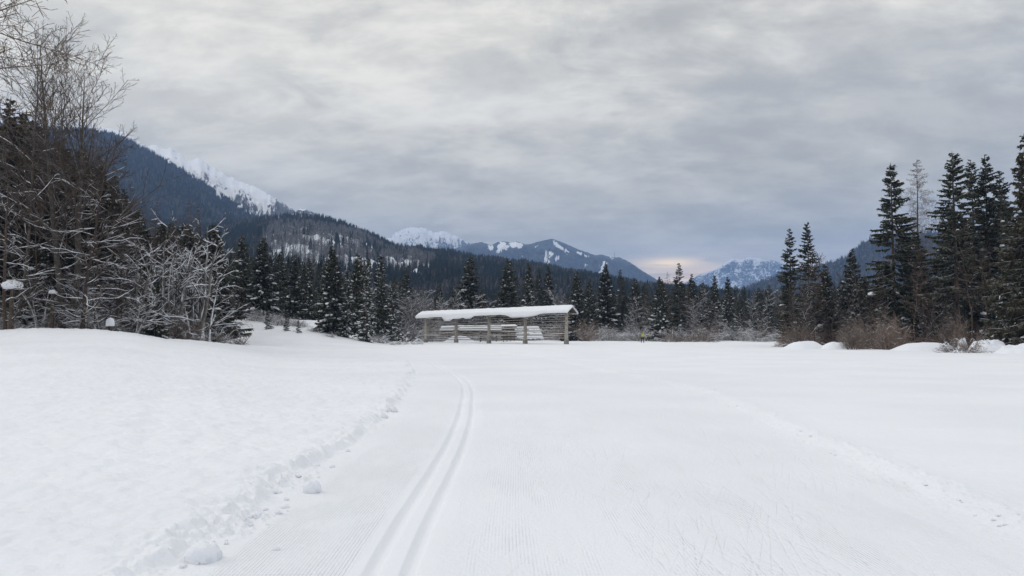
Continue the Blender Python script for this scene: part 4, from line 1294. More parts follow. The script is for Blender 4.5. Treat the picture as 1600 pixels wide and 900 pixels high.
def snow_block():
    """timber bundle buried by snow: flat layers of snow sliding off its steps"""
    A = at(800, 521, 133)[:2]; B = at(846, 521, 133)[:2]; u = B - A; Ln = float(np.linalg.norm(u)); z0 = gz(*A)
    root = link('lumber_stack', None, None, (A[0], A[1], z0))
    tag(root, 'stepped timber bundle almost buried in snow behind the right half of the hay rack', 'lumber stack')
    rng = np.random.RandomState(8)
    steps = [(0.0, 1.06, 0.9), (0.1, 1.03, 1.45), (0.05, 0.97, 2.0), (0.0, 0.93, 2.55)]
    for k, (a, b, z) in enumerate(steps):
        ww = 2.6 - 0.45 * k
        v = box(Ln * (a + b) / 2, 0, z - 0.42, Ln * (b - a), ww * 0.82, 0.24)
        link('beam', make_mesh('beam', v[0], v[1], None, [M['wood_dark']], False), root)
        n, m = 30, 12; X, Y = np.meshgrid(np.linspace(0, 1, n), np.linspace(-1, 1, m), indexing='ij')
        e = np.clip(np.minimum(X, 1 - X) / 0.06, 0, 1) ** 0.4 * np.clip((1 - np.abs(Y)) / 0.2, 0, 1) ** 0.4
        Z = z - 0.30 + 0.34 * e * (1 + 0.15 * fbm(X * 6, Y * 2 + k, 3, 440)) - np.where(np.abs(Y) > 0.97, 0.20, 0) * (0.6 + 0.8 * rng.rand(n)[:, None])
        V = np.stack([Ln * (a + (b - a) * X) + 0.05, Y * ww / 2, Z], -1).reshape(-1, 3); Vb = V.copy(); Vb[:, 2] = np.minimum(Vb[:, 2] - 0.01, z - 0.31)
        i = np.arange(n - 1)[:, None] * m; j = np.arange(m - 1)[None]
        Q = np.stack([i + j, i + m + j, i + m + j + 1, i + j + 1], -1).reshape(-1, 4)
        ring = np.concatenate([np.arange(m - 1), np.arange(n - 1) * m + m - 1, np.arange(n * m - 1, (n - 1) * m, -1), np.arange(n - 1, 0, -1) * m])
        N_ = len(V); E = np.stack([ring, np.roll(ring, -1), np.roll(ring, -1) + N_, ring + N_], -1)
        link('snow_layer', make_mesh('snow_layer', np.concatenate([V, Vb]), np.concatenate([Q, Q[:, ::-1] + N_, E]), None, [M['snow']], True), root)


snow_block()
heap('low rounded snow heap behind the left bays of the hay rack', 718, 131, 6.5, 3, 1.1, 3)


# ------------------------------------------------------------------ skier on the far side of the field
def skin_obj(name, verts, edges, radii, mat, parent, root=0, sub=2):
    me = bpy.data.meshes.new(name); me.from_pydata([tuple(v) for v in verts], edges, []); me.update()
    me.materials.append(mat)
    o = link(name, me, parent)
    sk = o.modifiers.new('skin', 'SKIN'); sk.use_smooth_shade = True
    for i, r in enumerate(radii):
        me.skin_vertices[0].data[i].radius = (r, r) if np.ndim(r) == 0 else r
        me.skin_vertices[0].data[i].use_root = (i == root)
    sb = o.modifiers.new('sub', 'SUBSURF'); sb.levels = sub; sb.render_levels = sub
    return o


def plain(name, c, rough=0.7):
    m, T, b = new_mat(name)
    tc = T.new('ShaderNodeTexCoord')
    n = T.noise(tc.outputs['Object'], 9.0, 3.0, 0.6)
    T.link(T.mix(n, tuple(v * 0.75 for v in c), tuple(min(1, v * 1.25) for v in c)), b.inputs['Base Color'])
    b.inputs['Roughness'].default_value = rough
    return m


def build_person():
    d = 119.0; p = at(1004, 521, d); z0 = gz(p[0], d)
    root = link('person', None, None, (p[0], d, z0)); root.rotation_euler = (0, 0, math.radians(-70))
    tag(root, 'person in yellow green jacket and dark trousers striding along the far edge of the field', 'person')
    skin = plain('skin', (0.42, 0.26, 0.19)); jacket = plain('jacket', (0.46, 0.56, 0.05)); trou = plain('trousers', (0.018, 0.022, 0.030)); hat = plain('hat', (0.02, 0.02, 0.03)); glove = plain('gloves', (0.03, 0.03, 0.03))
    # faces +X (walking); y is sideways
    V = [(0, 0, .95), (.02, 0, 1.12), (.05, 0, 1.30), (.07, 0, 1.44), (.09, 0, 1.54), (.11, 0, 1.62), (.12, 0, 1.71)]
    E = [(0, 1), (1, 2), (2, 3), (3, 4), (4, 5), (5, 6)]
    R = [(.14, .11), (.13, .10), (.16, .11), (.13, .09), .055, (.088, .080), (.080, .072)]
    for sy, fw in ((1, 1), (-1, -1)):
        b = len(V); V += [(.06, .17 * sy, 1.41), (.06 - .12 * fw, .23 * sy, 1.16), (.06 + .02 * fw * -1 + .10, .22 * sy, 0.95), (.20, .21 * sy, .88)]
        E += [(3, b), (b, b + 1), (b + 1, b + 2), (b + 2, b + 3)]; R += [.058, .046, .032, .026]
        h = b + 3
        for q, (ox, oz, l) in enumerate(((.00, .03, .055), (.01, .01, .07), (.01, -.01, .07), (.005, -.03, .055))):
            c = len(V); V += [(.20 + .04 + ox, .21 * sy - 0.012 * sy, .88 + oz - .02), (.20 + .04 + l, .205 * sy - .03 * sy, .86 + oz - .03)]
            E += [(h, c), (c, c + 1)]; R += [.011, .008]
        c = len(V); V += [(.22, .17 * sy, .90)]; E += [(h, c)]; R += [.010]
        b = len(V); V += [(.0, .09 * sy, .88), (.02 + .16 * fw, .10 * sy, .50), (-.06 + .20 * fw, .10 * sy, .10), (.06 + .20 * fw, .10 * sy, .04)]
        E += [(0, b), (b, b + 1), (b + 1, b + 2), (b + 2, b + 3)]; R += [.095, .06, .045, .045]
    # nose, ears
    c = len(V); V += [(.215, 0, 1.625)]; E += [(5, c)]; R += [.016]
    skin_obj('body', V, E, R, skin, root)
    J = V[:4]; JE = [(0, 1), (1, 2), (2, 3)]; JR = [(.165, .135), (.155, .125), (.185, .135), (.14, .10)]
    for sy, fw in ((1, 1), (-1, -1)):
        b = len(J); J = J + [(.06, .17 * sy, 1.41), (.06 - .12 * fw, .23 * sy, 1.16), (.14, .22 * sy, 0.95)]
        JE += [(3, b), (b, b + 1), (b + 1, b + 2)]; JR += [.078, .064, .048]
    skin_obj('jacket', J, JE, JR, jacket, root)
    Tv = [(0, 0, .96)]; TE = []; TRr = [(.15, .12)]
    for sy, fw in ((1, 1), (-1, -1)):
        b = len(Tv); Tv += [(.0, .09 * sy, .86), (.02 + .16 * fw, .10 * sy, .50), (-.06 + .20 * fw, .10 * sy, .12)]
        TE += [(0, b), (b, b + 1), (b + 1, b + 2)]; TRr += [.115, .080, .064]
    skin_obj('trousers', Tv, TE, TRr, trou, root)
    for sy, fw in ((1, 1), (-1, -1)):
        skin_obj('boot', [(-.08 + .20 * fw, .10 * sy, .07), (.08 + .20 * fw, .10 * sy, .045)], [(0, 1)], [.06, .05], hat, root, sub=1)
        skin_obj('glove', [(.16, .215 * sy, .93), (.25, .20 * sy, .86)], [(0, 1)], [.042, .036], glove, root, sub=1)
    skin_obj('hat', [(.10, 0, 1.68), (.11, 0, 1.76)], [(0, 1)], [.100, .082], hat, root, sub=1)
    skin_obj('backpack', [(-.12, 0, 1.10), (-.10, 0, 1.42)], [(0, 1)], [(.10, .13), (.085, .11)], hat, root, sub=1)


build_person()


# ------------------------------------------------------------------ radio mast on the ski mountain
def build_mast():
    p = at(960, 402, 5570); H = 52.0
    root = link('radio_mast', None, None, (p[0], p[1], p[2] - 12)); tag(root, 'thin radio mast on the crest of the ski mountain', 'mast')
    st = plain('steel', (0.20, 0.21, 0.23))
    legs = [];
    for a in (0.5, 2.6, 4.7):
        P = np.array([[math.cos(a) * 3.2, math.sin(a) * 3.2, 0], [math.cos(a) * 1.2, math.sin(a) * 1.2, H * 0.7], [0, 0, H]])
        legs.append(P)
    for P in legs:
        link('leg', make_mesh('leg', *tubes(P[None], np.array([[0.8, 0.6, 0.4]]), 5), None, [st]), root)
    for k in range(5):
        z = H * (0.15 + 0.15 * k); s = 3.2 - 2.9 * z / H
        for i in range(3):
            a, b = (0.5, 2.6, 4.7)[i], (0.5, 2.6, 4.7)[(i + 1) % 3]
            P = np.array([[math.cos(a) * s, math.sin(a) * s, z], [math.cos(b) * s, math.sin(b) * s, z]])
            link('crossbar', make_mesh('crossbar', *tubes(P[None], np.full((1, 2), 0.3), 4), None, [st]), root)
    link('antenna', make_mesh('antenna', *tubes(np.array([[[0, 0, H - 2], [0, 0, H + 14]]]), np.array([[0.6, 0.35]]), 5), None, [st]), root)


build_mast()


# ------------------------------------------------------------------ snow clumps by the trail, snow mounds at the wood's edge
def clump(label, x, y, sx, seed, sz=0.8, rough=0.2, group=None):
    p = on_ground(x, y); z = float(ground(np.array([p[0]]), np.array([p[1]]), True)[0][0])
    s = sx / FPX * math.hypot(p[1], 1.6) / 2
    o = link('snow_clump', lump_mesh(seed, s, s * 0.9, s * sz, 28, rough, 'snow_fine'), None, (p[0], p[1], z))
    tag(o, label, 'snow clump', group); return o


clump('largest lump of snow, lying by the trail edge at the bottom left', 318, 876, 54, 1, 0.75)
clump('upright snow ball standing alone on the trail above the corduroy', 487, 768, 27, 2, 1.0)
clump('rounded snow lump beside the crumbled bank between the big lump and the upright ball', 404, 809, 21, 3, 0.8)
clump('small flat snow lump right of the rounded one at the foot of the bank', 445, 793, 14, 4, 0.6)
clump('tiny snow lump lying on the corduroy stripes', 431, 860, 11, 5, 0.8)
clump('angular snow chunk fallen from the bank where the trail bends', 612, 643, 16, 6, 0.8, 0.35)
clump('snow chunk next to the angular one on the trail side of the bank', 600, 652, 12, 7, 0.8, 0.35)
_r = np.random.RandomState(17)
for k in range(44):
    f = _r.rand() ** 0.8; y = 690 + f * 205
    x = np.interp(y, [640, 690, 735, 800, 850, 900], [612, 552, 470, 400, 330, 250]) + _r.normal(12, 16)
    clump('crumb of snow broken off the left bank', x, y, _r.uniform(4, 11) * (0.6 + 0.6 * f), 20 + k, 0.75, 0.3, 'snow crumbs along the left bank')
for k in range(26):
    f = _r.rand(); y = 600 + f * 230
    x = np.interp(y, [600, 615, 680, 755, 850], [1050, 1100, 1230, 1400, 1600]) + _r.normal(14, 12)
    clump('crumb of snow in the low berm on the right of the trail', x, y, _r.uniform(2.5, 6) * (0.6 + 0.8 * f), 120 + k, 0.5, 0.3, 'snow crumbs along the right berm')

heap('left of the two smooth snow mounds in front of the paired spruces', 1257, 78, 5.6, 4.0, 0.9, 11, 'snow_mound', 0.08, 'snow mound')
heap('right of the two smooth snow mounds in front of the paired spruces', 1310, 77, 5.0, 3.8, 0.8, 12, 'snow_mound', 0.08, 'snow mound')
heap('wide smooth snow mound at the foot of the tallest spruce and the pale larch', 1446, 70, 7.6, 4.5, 0.85, 13, 'snow_mound', 0.08, 'snow mound')
heap('lumpy snow mound over branches at the right edge of the field', 1545, 63, 4.2, 3.0, 1.0, 14, 'snow_mound', 0.35, 'snow mound')
heap('low snow mound at the far right under the dark leaning spruce', 1592, 60, 4.5, 3.0, 0.7, 15, 'snow_mound', 0.25, 'snow mound')
heap('small upright snow capped stub left of the lumpy mound', 1503, 66, 1.2, 1.1, 1.0, 16, 'snow_mound', 0.3, 'snow mound')
heap('white snow bank showing between the trunks behind the wide mound', 1432, 128, 10, 6, 3.9, 17, 'snow_bank', 0.15, 'snow bank')
heap('white snow bank showing through the brush right of the pale larch', 1500, 118, 13, 6, 3.8, 18, 'snow_bank', 0.3, 'snow bank')

# stump and bush under round snow hats in the left wood
for (label, px_, d, cy, w, h, sd_) in (('tree stub wearing a big block of snow at the far left', 19, 47.5, 449, 27, 20, 61), ('stub with a small round snow hat beside the left trunks', 82, 50, 457, 11, 9, 62), ('small bush bowed under a tall snow hat on the left bank', 172, 50, 507, 12, 20, 63)):
    p = at(px_, cy, d); z0 = gz(p[0], d); root = link('snow_capped_stub', None, None, (p[0], d, z0)); tag(root, label, 'stub')
    hh = max(float(p[2]) - z0, 0.3)
    P = np.array([[0, 0, -0.2], [0.03, 0, hh * 0.5], [0, 0.02, hh]])
    link('stump', make_mesh('stump', *tubes(P[None], np.array([[0.16, 0.13, 0.10]]), 8), None, [M['bark']]), root)
    lm = link('snow_hat', lump_mesh(sd_, w / 2 / FPX * d, w / 2 / FPX * d, h / 2 / FPX * d, 20, 0.2, 'snow'), root, (0, 0, hh - 0.05))


# ------------------------------------------------------------------ the trees
S = {}
S['tall_a'] = spruce_parts(1, 21, 4.3, base=0.20, dens=0.98, droop=0.50, gap=0.03, snow=0.03, power=0.80, clump=0.8, spray=1.5, nb0=5, nb1=8)
S['tall_b'] = spruce_parts(2, 22, 3.9, base=0.24, dens=0.95, droop=0.42, gap=0.05, snow=0.03, power=0.76, clump=0.8, spray=1.5, nb0=5, nb1=8)
S['tall_c'] = spruce_parts(3, 20, 3.3, base=0.14, dens=1.0, droop=0.50, gap=0.03, snow=0.05, power=0.78, clump=0.8, spray=1.5, nb0=5, nb1=8)
S['tall_d'] = spruce_parts(4, 18, 3.3, base=0.10, dens=1.0, droop=0.48, gap=0.04, snow=0.08, power=0.80, clump=0.8, spray=1.5, nb0=5, nb1=8)
S['dark'] = spruce_parts(5, 22, 5.2, base=0.06, nb0=6, nb1=9, dens=1.0, droop=0.50, gap=0.0, snow=0.02, power=0.9, mat='needles_brown', spray=1.3)
S['full_a'] = spruce_parts(6, 15, 4.6, base=0.02, dens=1.1, droop=0.72, snow=0.42, power=0.85, spray=1.3, nb0=7, nb1=10)
S['full_b'] = spruce_parts(7, 16, 4.2, base=0.02, dens=1.1, droop=0.62, snow=0.30, power=0.82, nb0=7, nb1=10)
S['full_c'] = spruce_parts(8, 14, 3.4, base=0.03, dens=1.0, droop=0.75, snow=0.44, power=0.90, nb0=6, nb1=9)
S['snowy_a'] = spruce_parts(9, 13, 2.1, base=0.02, dens=1.0, droop=0.75, snow=1.1, power=0.85, mat='needles_snow')
S['snowy_b'] = spruce_parts(10, 12, 2.8, base=0.02, dens=1.0, droop=0.70, snow=0.9, power=0.85, mat='needles_snow', spray=1.2)
S['small'] = spruce_parts(11, 5, 1.3, base=0.02, dens=1.6, droop=0.6, snow=0.9, power=0.9, mat='needles_snow', clump=0.8)

B = {}
B['fan'] = bare_parts(31, 22.5, 0.24, 2, 0.06, n1=30, n2=12, n3=4, a1=0.66, L1=0.36, up1=0.30, t0=0.26, lean=0.02, n4=0, snow1=0.75, snow2=0.5, snow3=0.1, thick=0.9, low_snow=0.42, mats=('bark_mid', 'twig'), L2=0.40, L3=0.38, rmin=0.0095, wob=0.05, wob0=0.02)
B['crook'] = bare_parts(32, 19, 0.19, 1, 0, n1=26, n2=12, n3=6, a1=1.05, L1=0.30, up1=0.10, t0=0.20, lean=0.05, snow1=0.8, snow2=0.5, thick=1.1, low_snow=0.55, up2=-0.35, wob=0.14, mats=('bark_mid', 'twig'))
B['snowy_multi'] = bare_parts(33, 9.6, 0.24, rf1=0.6, stems=6, spread=0.15, n1=7, n2=7, n3=4, a1=0.85, L1=0.40, up1=0.25, t0=0.28, snow1=1.0, snow2=0.9, snow3=0.4, thick=1.7, wob=0.11, wob0=0.07, mats=('grey_bark', 'twig_snow'), up2=0.1)
B['snowy_side'] = bare_parts(34, 8.0, 0.17, rf1=0.55, stems=3, spread=0.35, n1=9, n2=8, n3=4, a1=1.0, L1=0.50, up1=0.0, t0=0.18, snow1=1.0, snow2=0.6, snow3=0.1, thick=1.2, wob=0.13, mats=('grey_bark', 'twig_snow'), up2=-0.1)
B['horizontal'] = bare_parts(35, 14, 0.14, 1, 0, n1=48, n2=12, n3=5, a1=1.30, L1=0.27, up1=0.12, t0=0.06, lean=0.01, snow1=0.6, snow2=0.35, thick=0.65, wob=0.15, mats=('bark', 'twig'), up2=-0.1, low_snow=0.7)
B['young'] = bare_parts(36, 11, 0.07, 2, 0.05, n1=18, n2=8, n3=4, a1=0.65, L1=0.28, up1=0.4, t0=0.2, snow1=0.35, snow2=0.25, thick=0.7, mats=('bark_mid', 'twig'))
B['young_snow'] = bare_parts(37, 10, 0.09, 2, 0.08, n1=22, n2=10, n3=5, a1=0.9, L1=0.33, up1=0.2, t0=0.12, snow1=0.8, snow2=0.6, snow3=0.1, thick=0.9, wob=0.11, mats=('grey_bark', 'twig_snow'))
B['thin'] = bare_parts(38, 12, 0.08, 1, 0.0, n1=16, n2=8, n3=4, a1=0.75, L1=0.24, up1=0.3, t0=0.3, snow1=0.2, snow2=0.1, thick=0.6, mats=('bark_red', 'twig_brown'))
B['larch'] = larch_parts(41, 21, 4.0, n1=125, base=0.22, droop=0.10, snow=0.03, mats=('bark', 'twig_pale'), n2=15, n3=4)
B['larch_brown'] = larch_parts(42, 18, 3.2, n1=95, base=0.08, droop=0.35, snow=0.15, n2=14, n3=4)
B['larch_near'] = larch_parts(43, 22, 5.6, n1=60, base=0.30, droop=0.22, snow=0.0, n2=20, n3=5)

H_ = {}
H_['snow_a'] = shrub_mesh(51, 2.4, 2.8, 26, 'shrub_snow', 0.6, 9, 4, 0.75, 0.8)
H_['snow_b'] = shrub_mesh(52, 3.4, 3.0, 24, 'shrub_snow', 0.3, 10, 4, 0.55, 0.7)
H_['snow_c'] = shrub_mesh(53, 1.7, 3.0, 26, 'shrub_snow', 1.3, 9, 4, 0.95, 1.5)
H_['brown_a'] = shrub_mesh(54, 3.4, 3.0, 26, 'shrub_brown', 0.1, 10, 4, 0.08, 0.5)
H_['brown_b'] = shrub_mesh(55, 2.4, 3.4, 26, 'shrub_brown', 0.5, 10, 4, 0.15, 0.6)
H_['grass'] = shrub_mesh(56, 1.0, 1.0, 22, 'shrub_brown', 0.1, 3, 2, 0.0)

rs = np.random.RandomState(23)
# --- right group of tall trees
R_ = [
    ('spruce_tree', S['tall_d'], 'left spruce of the pair with gaps between its boughs right of the valley', 'spruce', 1237, 96, 357, 0.95),
    ('spruce_tree', S['tall_b'], 'taller right spruce of the pair right of the valley, with an open pointed crown', 'spruce', 1266, 92, 346, 0.85),
    ('spruce_tree', S['full_b'], 'low dark spruce tucked right behind the pair of open spruces', 'spruce', 1291, 98, 412, 0.85),
    ('spruce_tree', S['full_c'], 'dense cone shaped spruce standing alone between the pair and the tallest spruce', 'spruce', 1335, 96, 388, 1.0),
    ('spruce_tree', S['tall_a'], 'big symmetric spruce left of the pale bare larch, broad layered crown above a red trunk', 'spruce', 1398, 90, 254, 1.02),
    ('spruce_tree', S['full_b'], 'mid height dark spruce in front of the pale larch trunk', 'spruce', 1432, 96, 358, 0.85),
    ('larch_tree', B['larch'], 'pale bare larch with a fine rounded crown between two tall spruces', 'larch', 1440, 98, 249, 1.0),
    ('spruce_tree', S['tall_b'], 'tallest spruce right of the pale larch, with long boughs reaching left', 'spruce', 1496, 86, 236, 1.15),
    ('spruce_tree', S['tall_c'], 'narrow spruce just right of the tallest one, first of the three in a row', 'spruce', 1527, 90, 249, 1.0),
    ('spruce_tree', S['tall_c'], 'pointed middle spruce of the three in a row at the right', 'spruce', 1549, 90, 241, 1.0),
    ('spruce_tree', S['tall_d'], 'shorter third spruce of the row, next to the dark spruce at the picture edge', 'spruce', 1571, 93, 266, 1.05),
    ('spruce_tree', S['dark'], 'huge brownish dark spruce cut off by the right edge of the picture', 'spruce', 1612, 64, 208, 0.92),
    ('spruce_tree', S['full_a'], 'dark low boughed spruce under the huge one at the right edge', 'spruce', 1585, 72, 370, 0.8),
]
for kind, parts, lab, cat, px_, d, top, w in R_:
    plant_px(kind, parts, lab, cat, px_, d, top, wid=w, rng=rs)
for k in range(16):
    plant_px('spruce_tree', S[('tall_c', 'tall_d', 'full_b', 'full_a')[k % 4]], 'dark spruce behind the tall trees at the right', 'spruce', rs.uniform(1470, 1640), rs.uniform(98, 150), rs.uniform(300, 400), wid=1.0, group='spruces deep in the right wood', rng=rs)
for k in range(22):
    plant_px('spruce_tree', S[('full_c', 'full_b')[k % 2]], 'half hidden spruce behind the edge of the right wood', 'spruce', rs.uniform(1215, 1480), rs.uniform(108, 150), rs.uniform(430, 478), wid=1.1, group='low spruces behind the right wood edge', rng=rs)
for px_, d, top, lab in ((1272, 86, 400, 'thin pale bare tree leaning in front of the pair of spruces'), (1352, 90, 418, 'slim bare tree left of the big symmetric spruce'), (1428, 80, 390, 'slim bare tree with red brown bark right of the red trunk'), (1382, 84, 428, 'thin crooked bare tree in front of the big symmetric spruce'), (1465, 92, 400, 'bare young tree between the pale larch and the tallest spruce'), (1322, 86, 445, 'short leaning bare stem in front of the lone cone shaped spruce'), (1249, 88, 420, 'grey bare tree in the gap under the paired spruces'), (1302, 100, 392, 'spindly dead tree top beside the low spruce behind the pair'), (1520, 84, 360, 'tall thin brown bare tree under the three spruces in a row'), (1545, 82, 395, 'bare brown tree in front of the middle spruce of the row'), (1448, 82, 440, 'low forked bare tree between the two red trunks')):
    plant_px('bare_tree', B['thin'] if 'brown' in lab or 'thin' in lab else B['young'], lab, 'bare tree', px_, d, top, rng=rs, lean=(0, rs.normal(0, 0.05)))
for k in range(26):
    plant_px('bare_tree', B[('thin', 'young')[k % 2]], 'slender bare tree in the brown thicket at the right', 'bare tree', rs.uniform(1215, 1600), rs.uniform(84, 110), rs.uniform(420, 480), group='thin bare trees in the right thicket', rng=rs, lean=(0, rs.normal(0, 0.08)))
for k in range(36):
    px_ = rs.uniform(1216, 1600); d = rs.uniform(84, 104) if px_ < 1330 else rs.uniform(74, 98)
    if 1400 < px_ < 1470 and rs.rand() < 0.6:
        continue
    plant_px('shrub', H_[('brown_a', 'brown_b', 'brown_a', 'brown_a', 'brown_b', 'brown_a')[k % 6]], 'tangled brown shrub at the wood edge', 'shrub', px_, d, rs.uniform(494, 522), wid=0.9, group='brown shrubs along the right wood', rng=rs)
for k in range(12):
    plant_px('shrub', H_[('brown_b', 'snow_c')[k % 2]], 'low snow laden brush between the mounds at the right edge', 'shrub', rs.uniform(1490, 1605), rs.uniform(61, 68), rs.uniform(518, 530), group='low brush at the right edge', rng=rs)

# --- tree line across the field, from the rack to the right
MID = [
    ('full_a', 'broad snow streaked spruce behind the left half of the hay rack', 735, 155, 399, 1.1),
    ('full_b', 'broad dark spruce behind the right half of the hay rack', 793, 150, 404, 1.2),
    ('full_c', 'left one of two slim spruces behind the right bay of the rack', 826, 180, 411, 1.05),
    ('full_c', 'slim pointed spruce right behind the roof end of the rack', 857, 182, 415, 1.0),
    ('tall_d', 'narrow spruce in the gap between the two slim ones behind the rack', 842, 190, 418, 0.9),
    ('full_b', 'dark spruce standing immediately right of the hay rack', 902, 140, 423, 0.95),
    ('full_c', 'spruce two trees right of the hay rack with snowy left boughs', 922, 150, 436, 1.0),
    ('full_a', 'tallest spruce between the rack and the skier, full dark crown', 947, 155, 411, 0.75),
    ('tall_d', 'sparse spruce just right of the tallest one before the skier', 970, 160, 421, 1.0),
    ('full_b', 'small topped spruce left of the skier', 992, 165, 434, 0.95),
    ('full_a', 'dark spruce with low boughs touching the snow right of the skier', 1032, 138, 431, 0.75),
    ('tall_d', 'brownish tall tree top at the centre of the far tree line', 1062, 142, 411, 1.1),
    ('full_b', 'spruce right of the brownish tall tree in the far line', 1082, 150, 428, 0.9),
    ('snowy_b', 'snow streaked spruce left of the pair of pointed ones in the far line', 1100, 150, 440, 0.9),
    ('full_c', 'left pointed spruce of the pair at the valley opening', 1118, 152, 431, 0.95),
    ('full_c', 'right pointed spruce of the pair at the valley opening', 1138, 155, 432, 0.95),
    ('tall_d', 'thin spruce second from the right end of the far tree line', 1163, 160, 446, 1.0),
    ('full_b', 'spruce at the right end of the far tree line', 1186, 165, 449, 0.9),
]
for nm, lab, px_, d, top, w in MID:
    plant_px('spruce_tree', S[nm], lab, 'spruce', px_, d, top, wid=w, rng=rs)
for px_, top in ((1044, 424), (1056, 436), (1075, 440), (1010, 446)):
    plant_px('larch_tree', B['larch_brown'], {1044: 'brown bare larch left of the brownish tall tree in the far line', 1056: 'brown bare larch under the brownish tall tree', 1075: 'brown bare larch right of the brownish tall tree', 1010: 'brown bare larch right behind the skier'}[px_], 'larch', px_, 145, top, wid=0.9, rng=rs)
for k in range(34):
    px_ = rs.uniform(880, 1215)
    plant_px('spruce_tree', S[('full_c', 'full_b', 'tall_d')[k % 3]], 'spruce packed behind the front trees of the far line', 'spruce', px_, rs.uniform(165, 225), rs.uniform(440, 462), wid=1.05, group='spruces packed in the far tree line', rng=rs)
for k in range(12):
    plant_px('spruce_tree', S[('full_c', 'full_b', 'snowy_b')[k % 3]], 'small spruce showing over the roof of the hay rack', 'spruce', rs.uniform(655, 890), rs.uniform(165, 220), rs.uniform(440, 468), wid=1.05, group='small spruces beyond the hay rack', rng=rs)
for k in range(34):
    px_ = rs.uniform(640, 1210)
    plant_px('bare_tree', B[('young_snow', 'young', 'young_snow')[k % 3]], 'snow dusted bare tree at the far field edge', 'bare tree', px_, rs.uniform(138, 156), rs.uniform(448, 492), group='bare trees along the far edge', rng=rs)
for k in range(70):
    px_ = rs.uniform(610, 1215)
    plant_px('shrub', H_[('snow_a', 'snow_b', 'snow_b', 'brown_a', 'snow_a')[k % 5]], 'snow dusted shrub at the far edge of the field', 'shrub', px_, rs.uniform(130, 146) + (10 if px_ < 900 else 0), rs.uniform(498, 519), wid=1.1, group='shrubs along the far edge', rng=rs)
for px_, lab in ((1050, 'reddish round shrub below the brown larches'), (1092, 'reddish shrub right of the round one in the far line')):
    plant_px('shrub', H_['brown_b'], lab, 'shrub', px_, 128, 508, wid=1.2, rng=rs)

# --- left centre: spruces on the snowy slope
LC = [
    ('full_b', 'spruce at the top of the snowy slope with brown tinged crown', 376, 126, 368, 1.0),
    ('full_a', 'big dark spruce with snow clumps on its lower boughs at the head of the slope', 409, 116, 370, 0.9),
    ('full_c', 'spruce behind the big one at the head of the slope', 437, 128, 392, 1.1),
    ('full_b', 'slim spruce in the middle of the slope group, dark at its foot', 458, 122, 398, 0.95),
    ('full_c', 'narrow spruce right of the slim one in the slope group', 482, 124, 404, 0.9),
    ('full_a', 'massive green spruce left of the snow laden ones, its foot thick with snow', 517, 103, 383, 0.85),
    ('snowy_b', 'snow laden spruce leaning on the right side of the massive green one', 541, 102, 420, 0.85),
    ('full_b', 'dark spruce top rising behind the narrow snow laden tree', 557, 118, 395, 0.85),
    ('snowy_a', 'narrow spruce with every bough covered in snow', 573, 101, 402, 1.0),
    ('full_c', 'dark spruce with long snowy boughs right of the narrow snow laden one', 597, 115, 425, 0.95),
    ('snowy_b', 'small spruce at the right end of the slope group', 613, 118, 436, 0.7),
]
for nm, lab, px_, d, top, w in LC:
    plant_px('spruce_tree', S[nm], lab, 'spruce', px_, d, top, wid=w, rng=rs)
for k in range(26):
    plant_px('spruce_tree', S[('full_c', 'full_b', 'full_a', 'snowy_b')[k % 4]], 'spruce behind the front row above the snowy slope', 'spruce', rs.uniform(350, 640), rs.uniform(135, 185), rs.uniform(395, 440), wid=1.05, group='spruces behind the slope group', rng=rs)
for px_, d, top, lab in ((418, 104, 484, 'small snow flocked spruce at the left of the row on the slope'), (447, 101, 489, 'second small snow flocked spruce on the slope'), (466, 99, 500, 'tiny snow flocked spruce at the right of the row on the slope'), (622, 112, 490, 'little snowy spruce left of the hay rack')):
    plant_px('spruce_tree', S['small'], lab, 'spruce', px_, d, top, rng=rs)
for k in range(26):
    px_ = rs.uniform(455, 618)
    plant_px('shrub', H_[('snow_c', 'snow_a', 'snow_b')[k % 3]], 'snow covered shrub at the foot of the slope spruces', 'shrub', px_, rs.uniform(98, 112), np.interp(px_, [455, 560, 668], [503, 512, 500]) + rs.uniform(0, 14), wid=1.1, group='snowy shrubs left of the hay rack', rng=rs)
for k in range(9):
    plant_px('bare_tree', B['young_snow'], 'frosted bare tree left of the hay rack', 'bare tree', rs.uniform(600, 700), rs.uniform(136, 160), rs.uniform(440, 480), group='frosted trees left of the hay rack', rng=rs)
for k in range(9):
    plant_px('shrub', H_[('snow_a', 'snow_b')[k % 2]], 'low frosted shrub on the upper edge of the snowy slope', 'shrub', 400 + 9 * k + rs.uniform(-3, 3), 112 - 0.8 * k, 478 + 2.4 * k + rs.uniform(-2, 4), wid=1.0, group='frosted shrubs on the slope', rng=rs)
plant_px('shrub', H_['snow_c'], 'round snow smothered bush touching the left end of the hay rack', 'shrub', 636, 112, 512, wid=1.2, rng=rs)
for px_ in (358, 366, 345):
    plant_px('shrub', H_['grass'], 'dry brown grass tuft poking out at the foot of the snowy slope', 'grass tuft', px_, 72, 521, wid=1.2, group='dry tufts at the slope', rng=rs, sink=0.05)

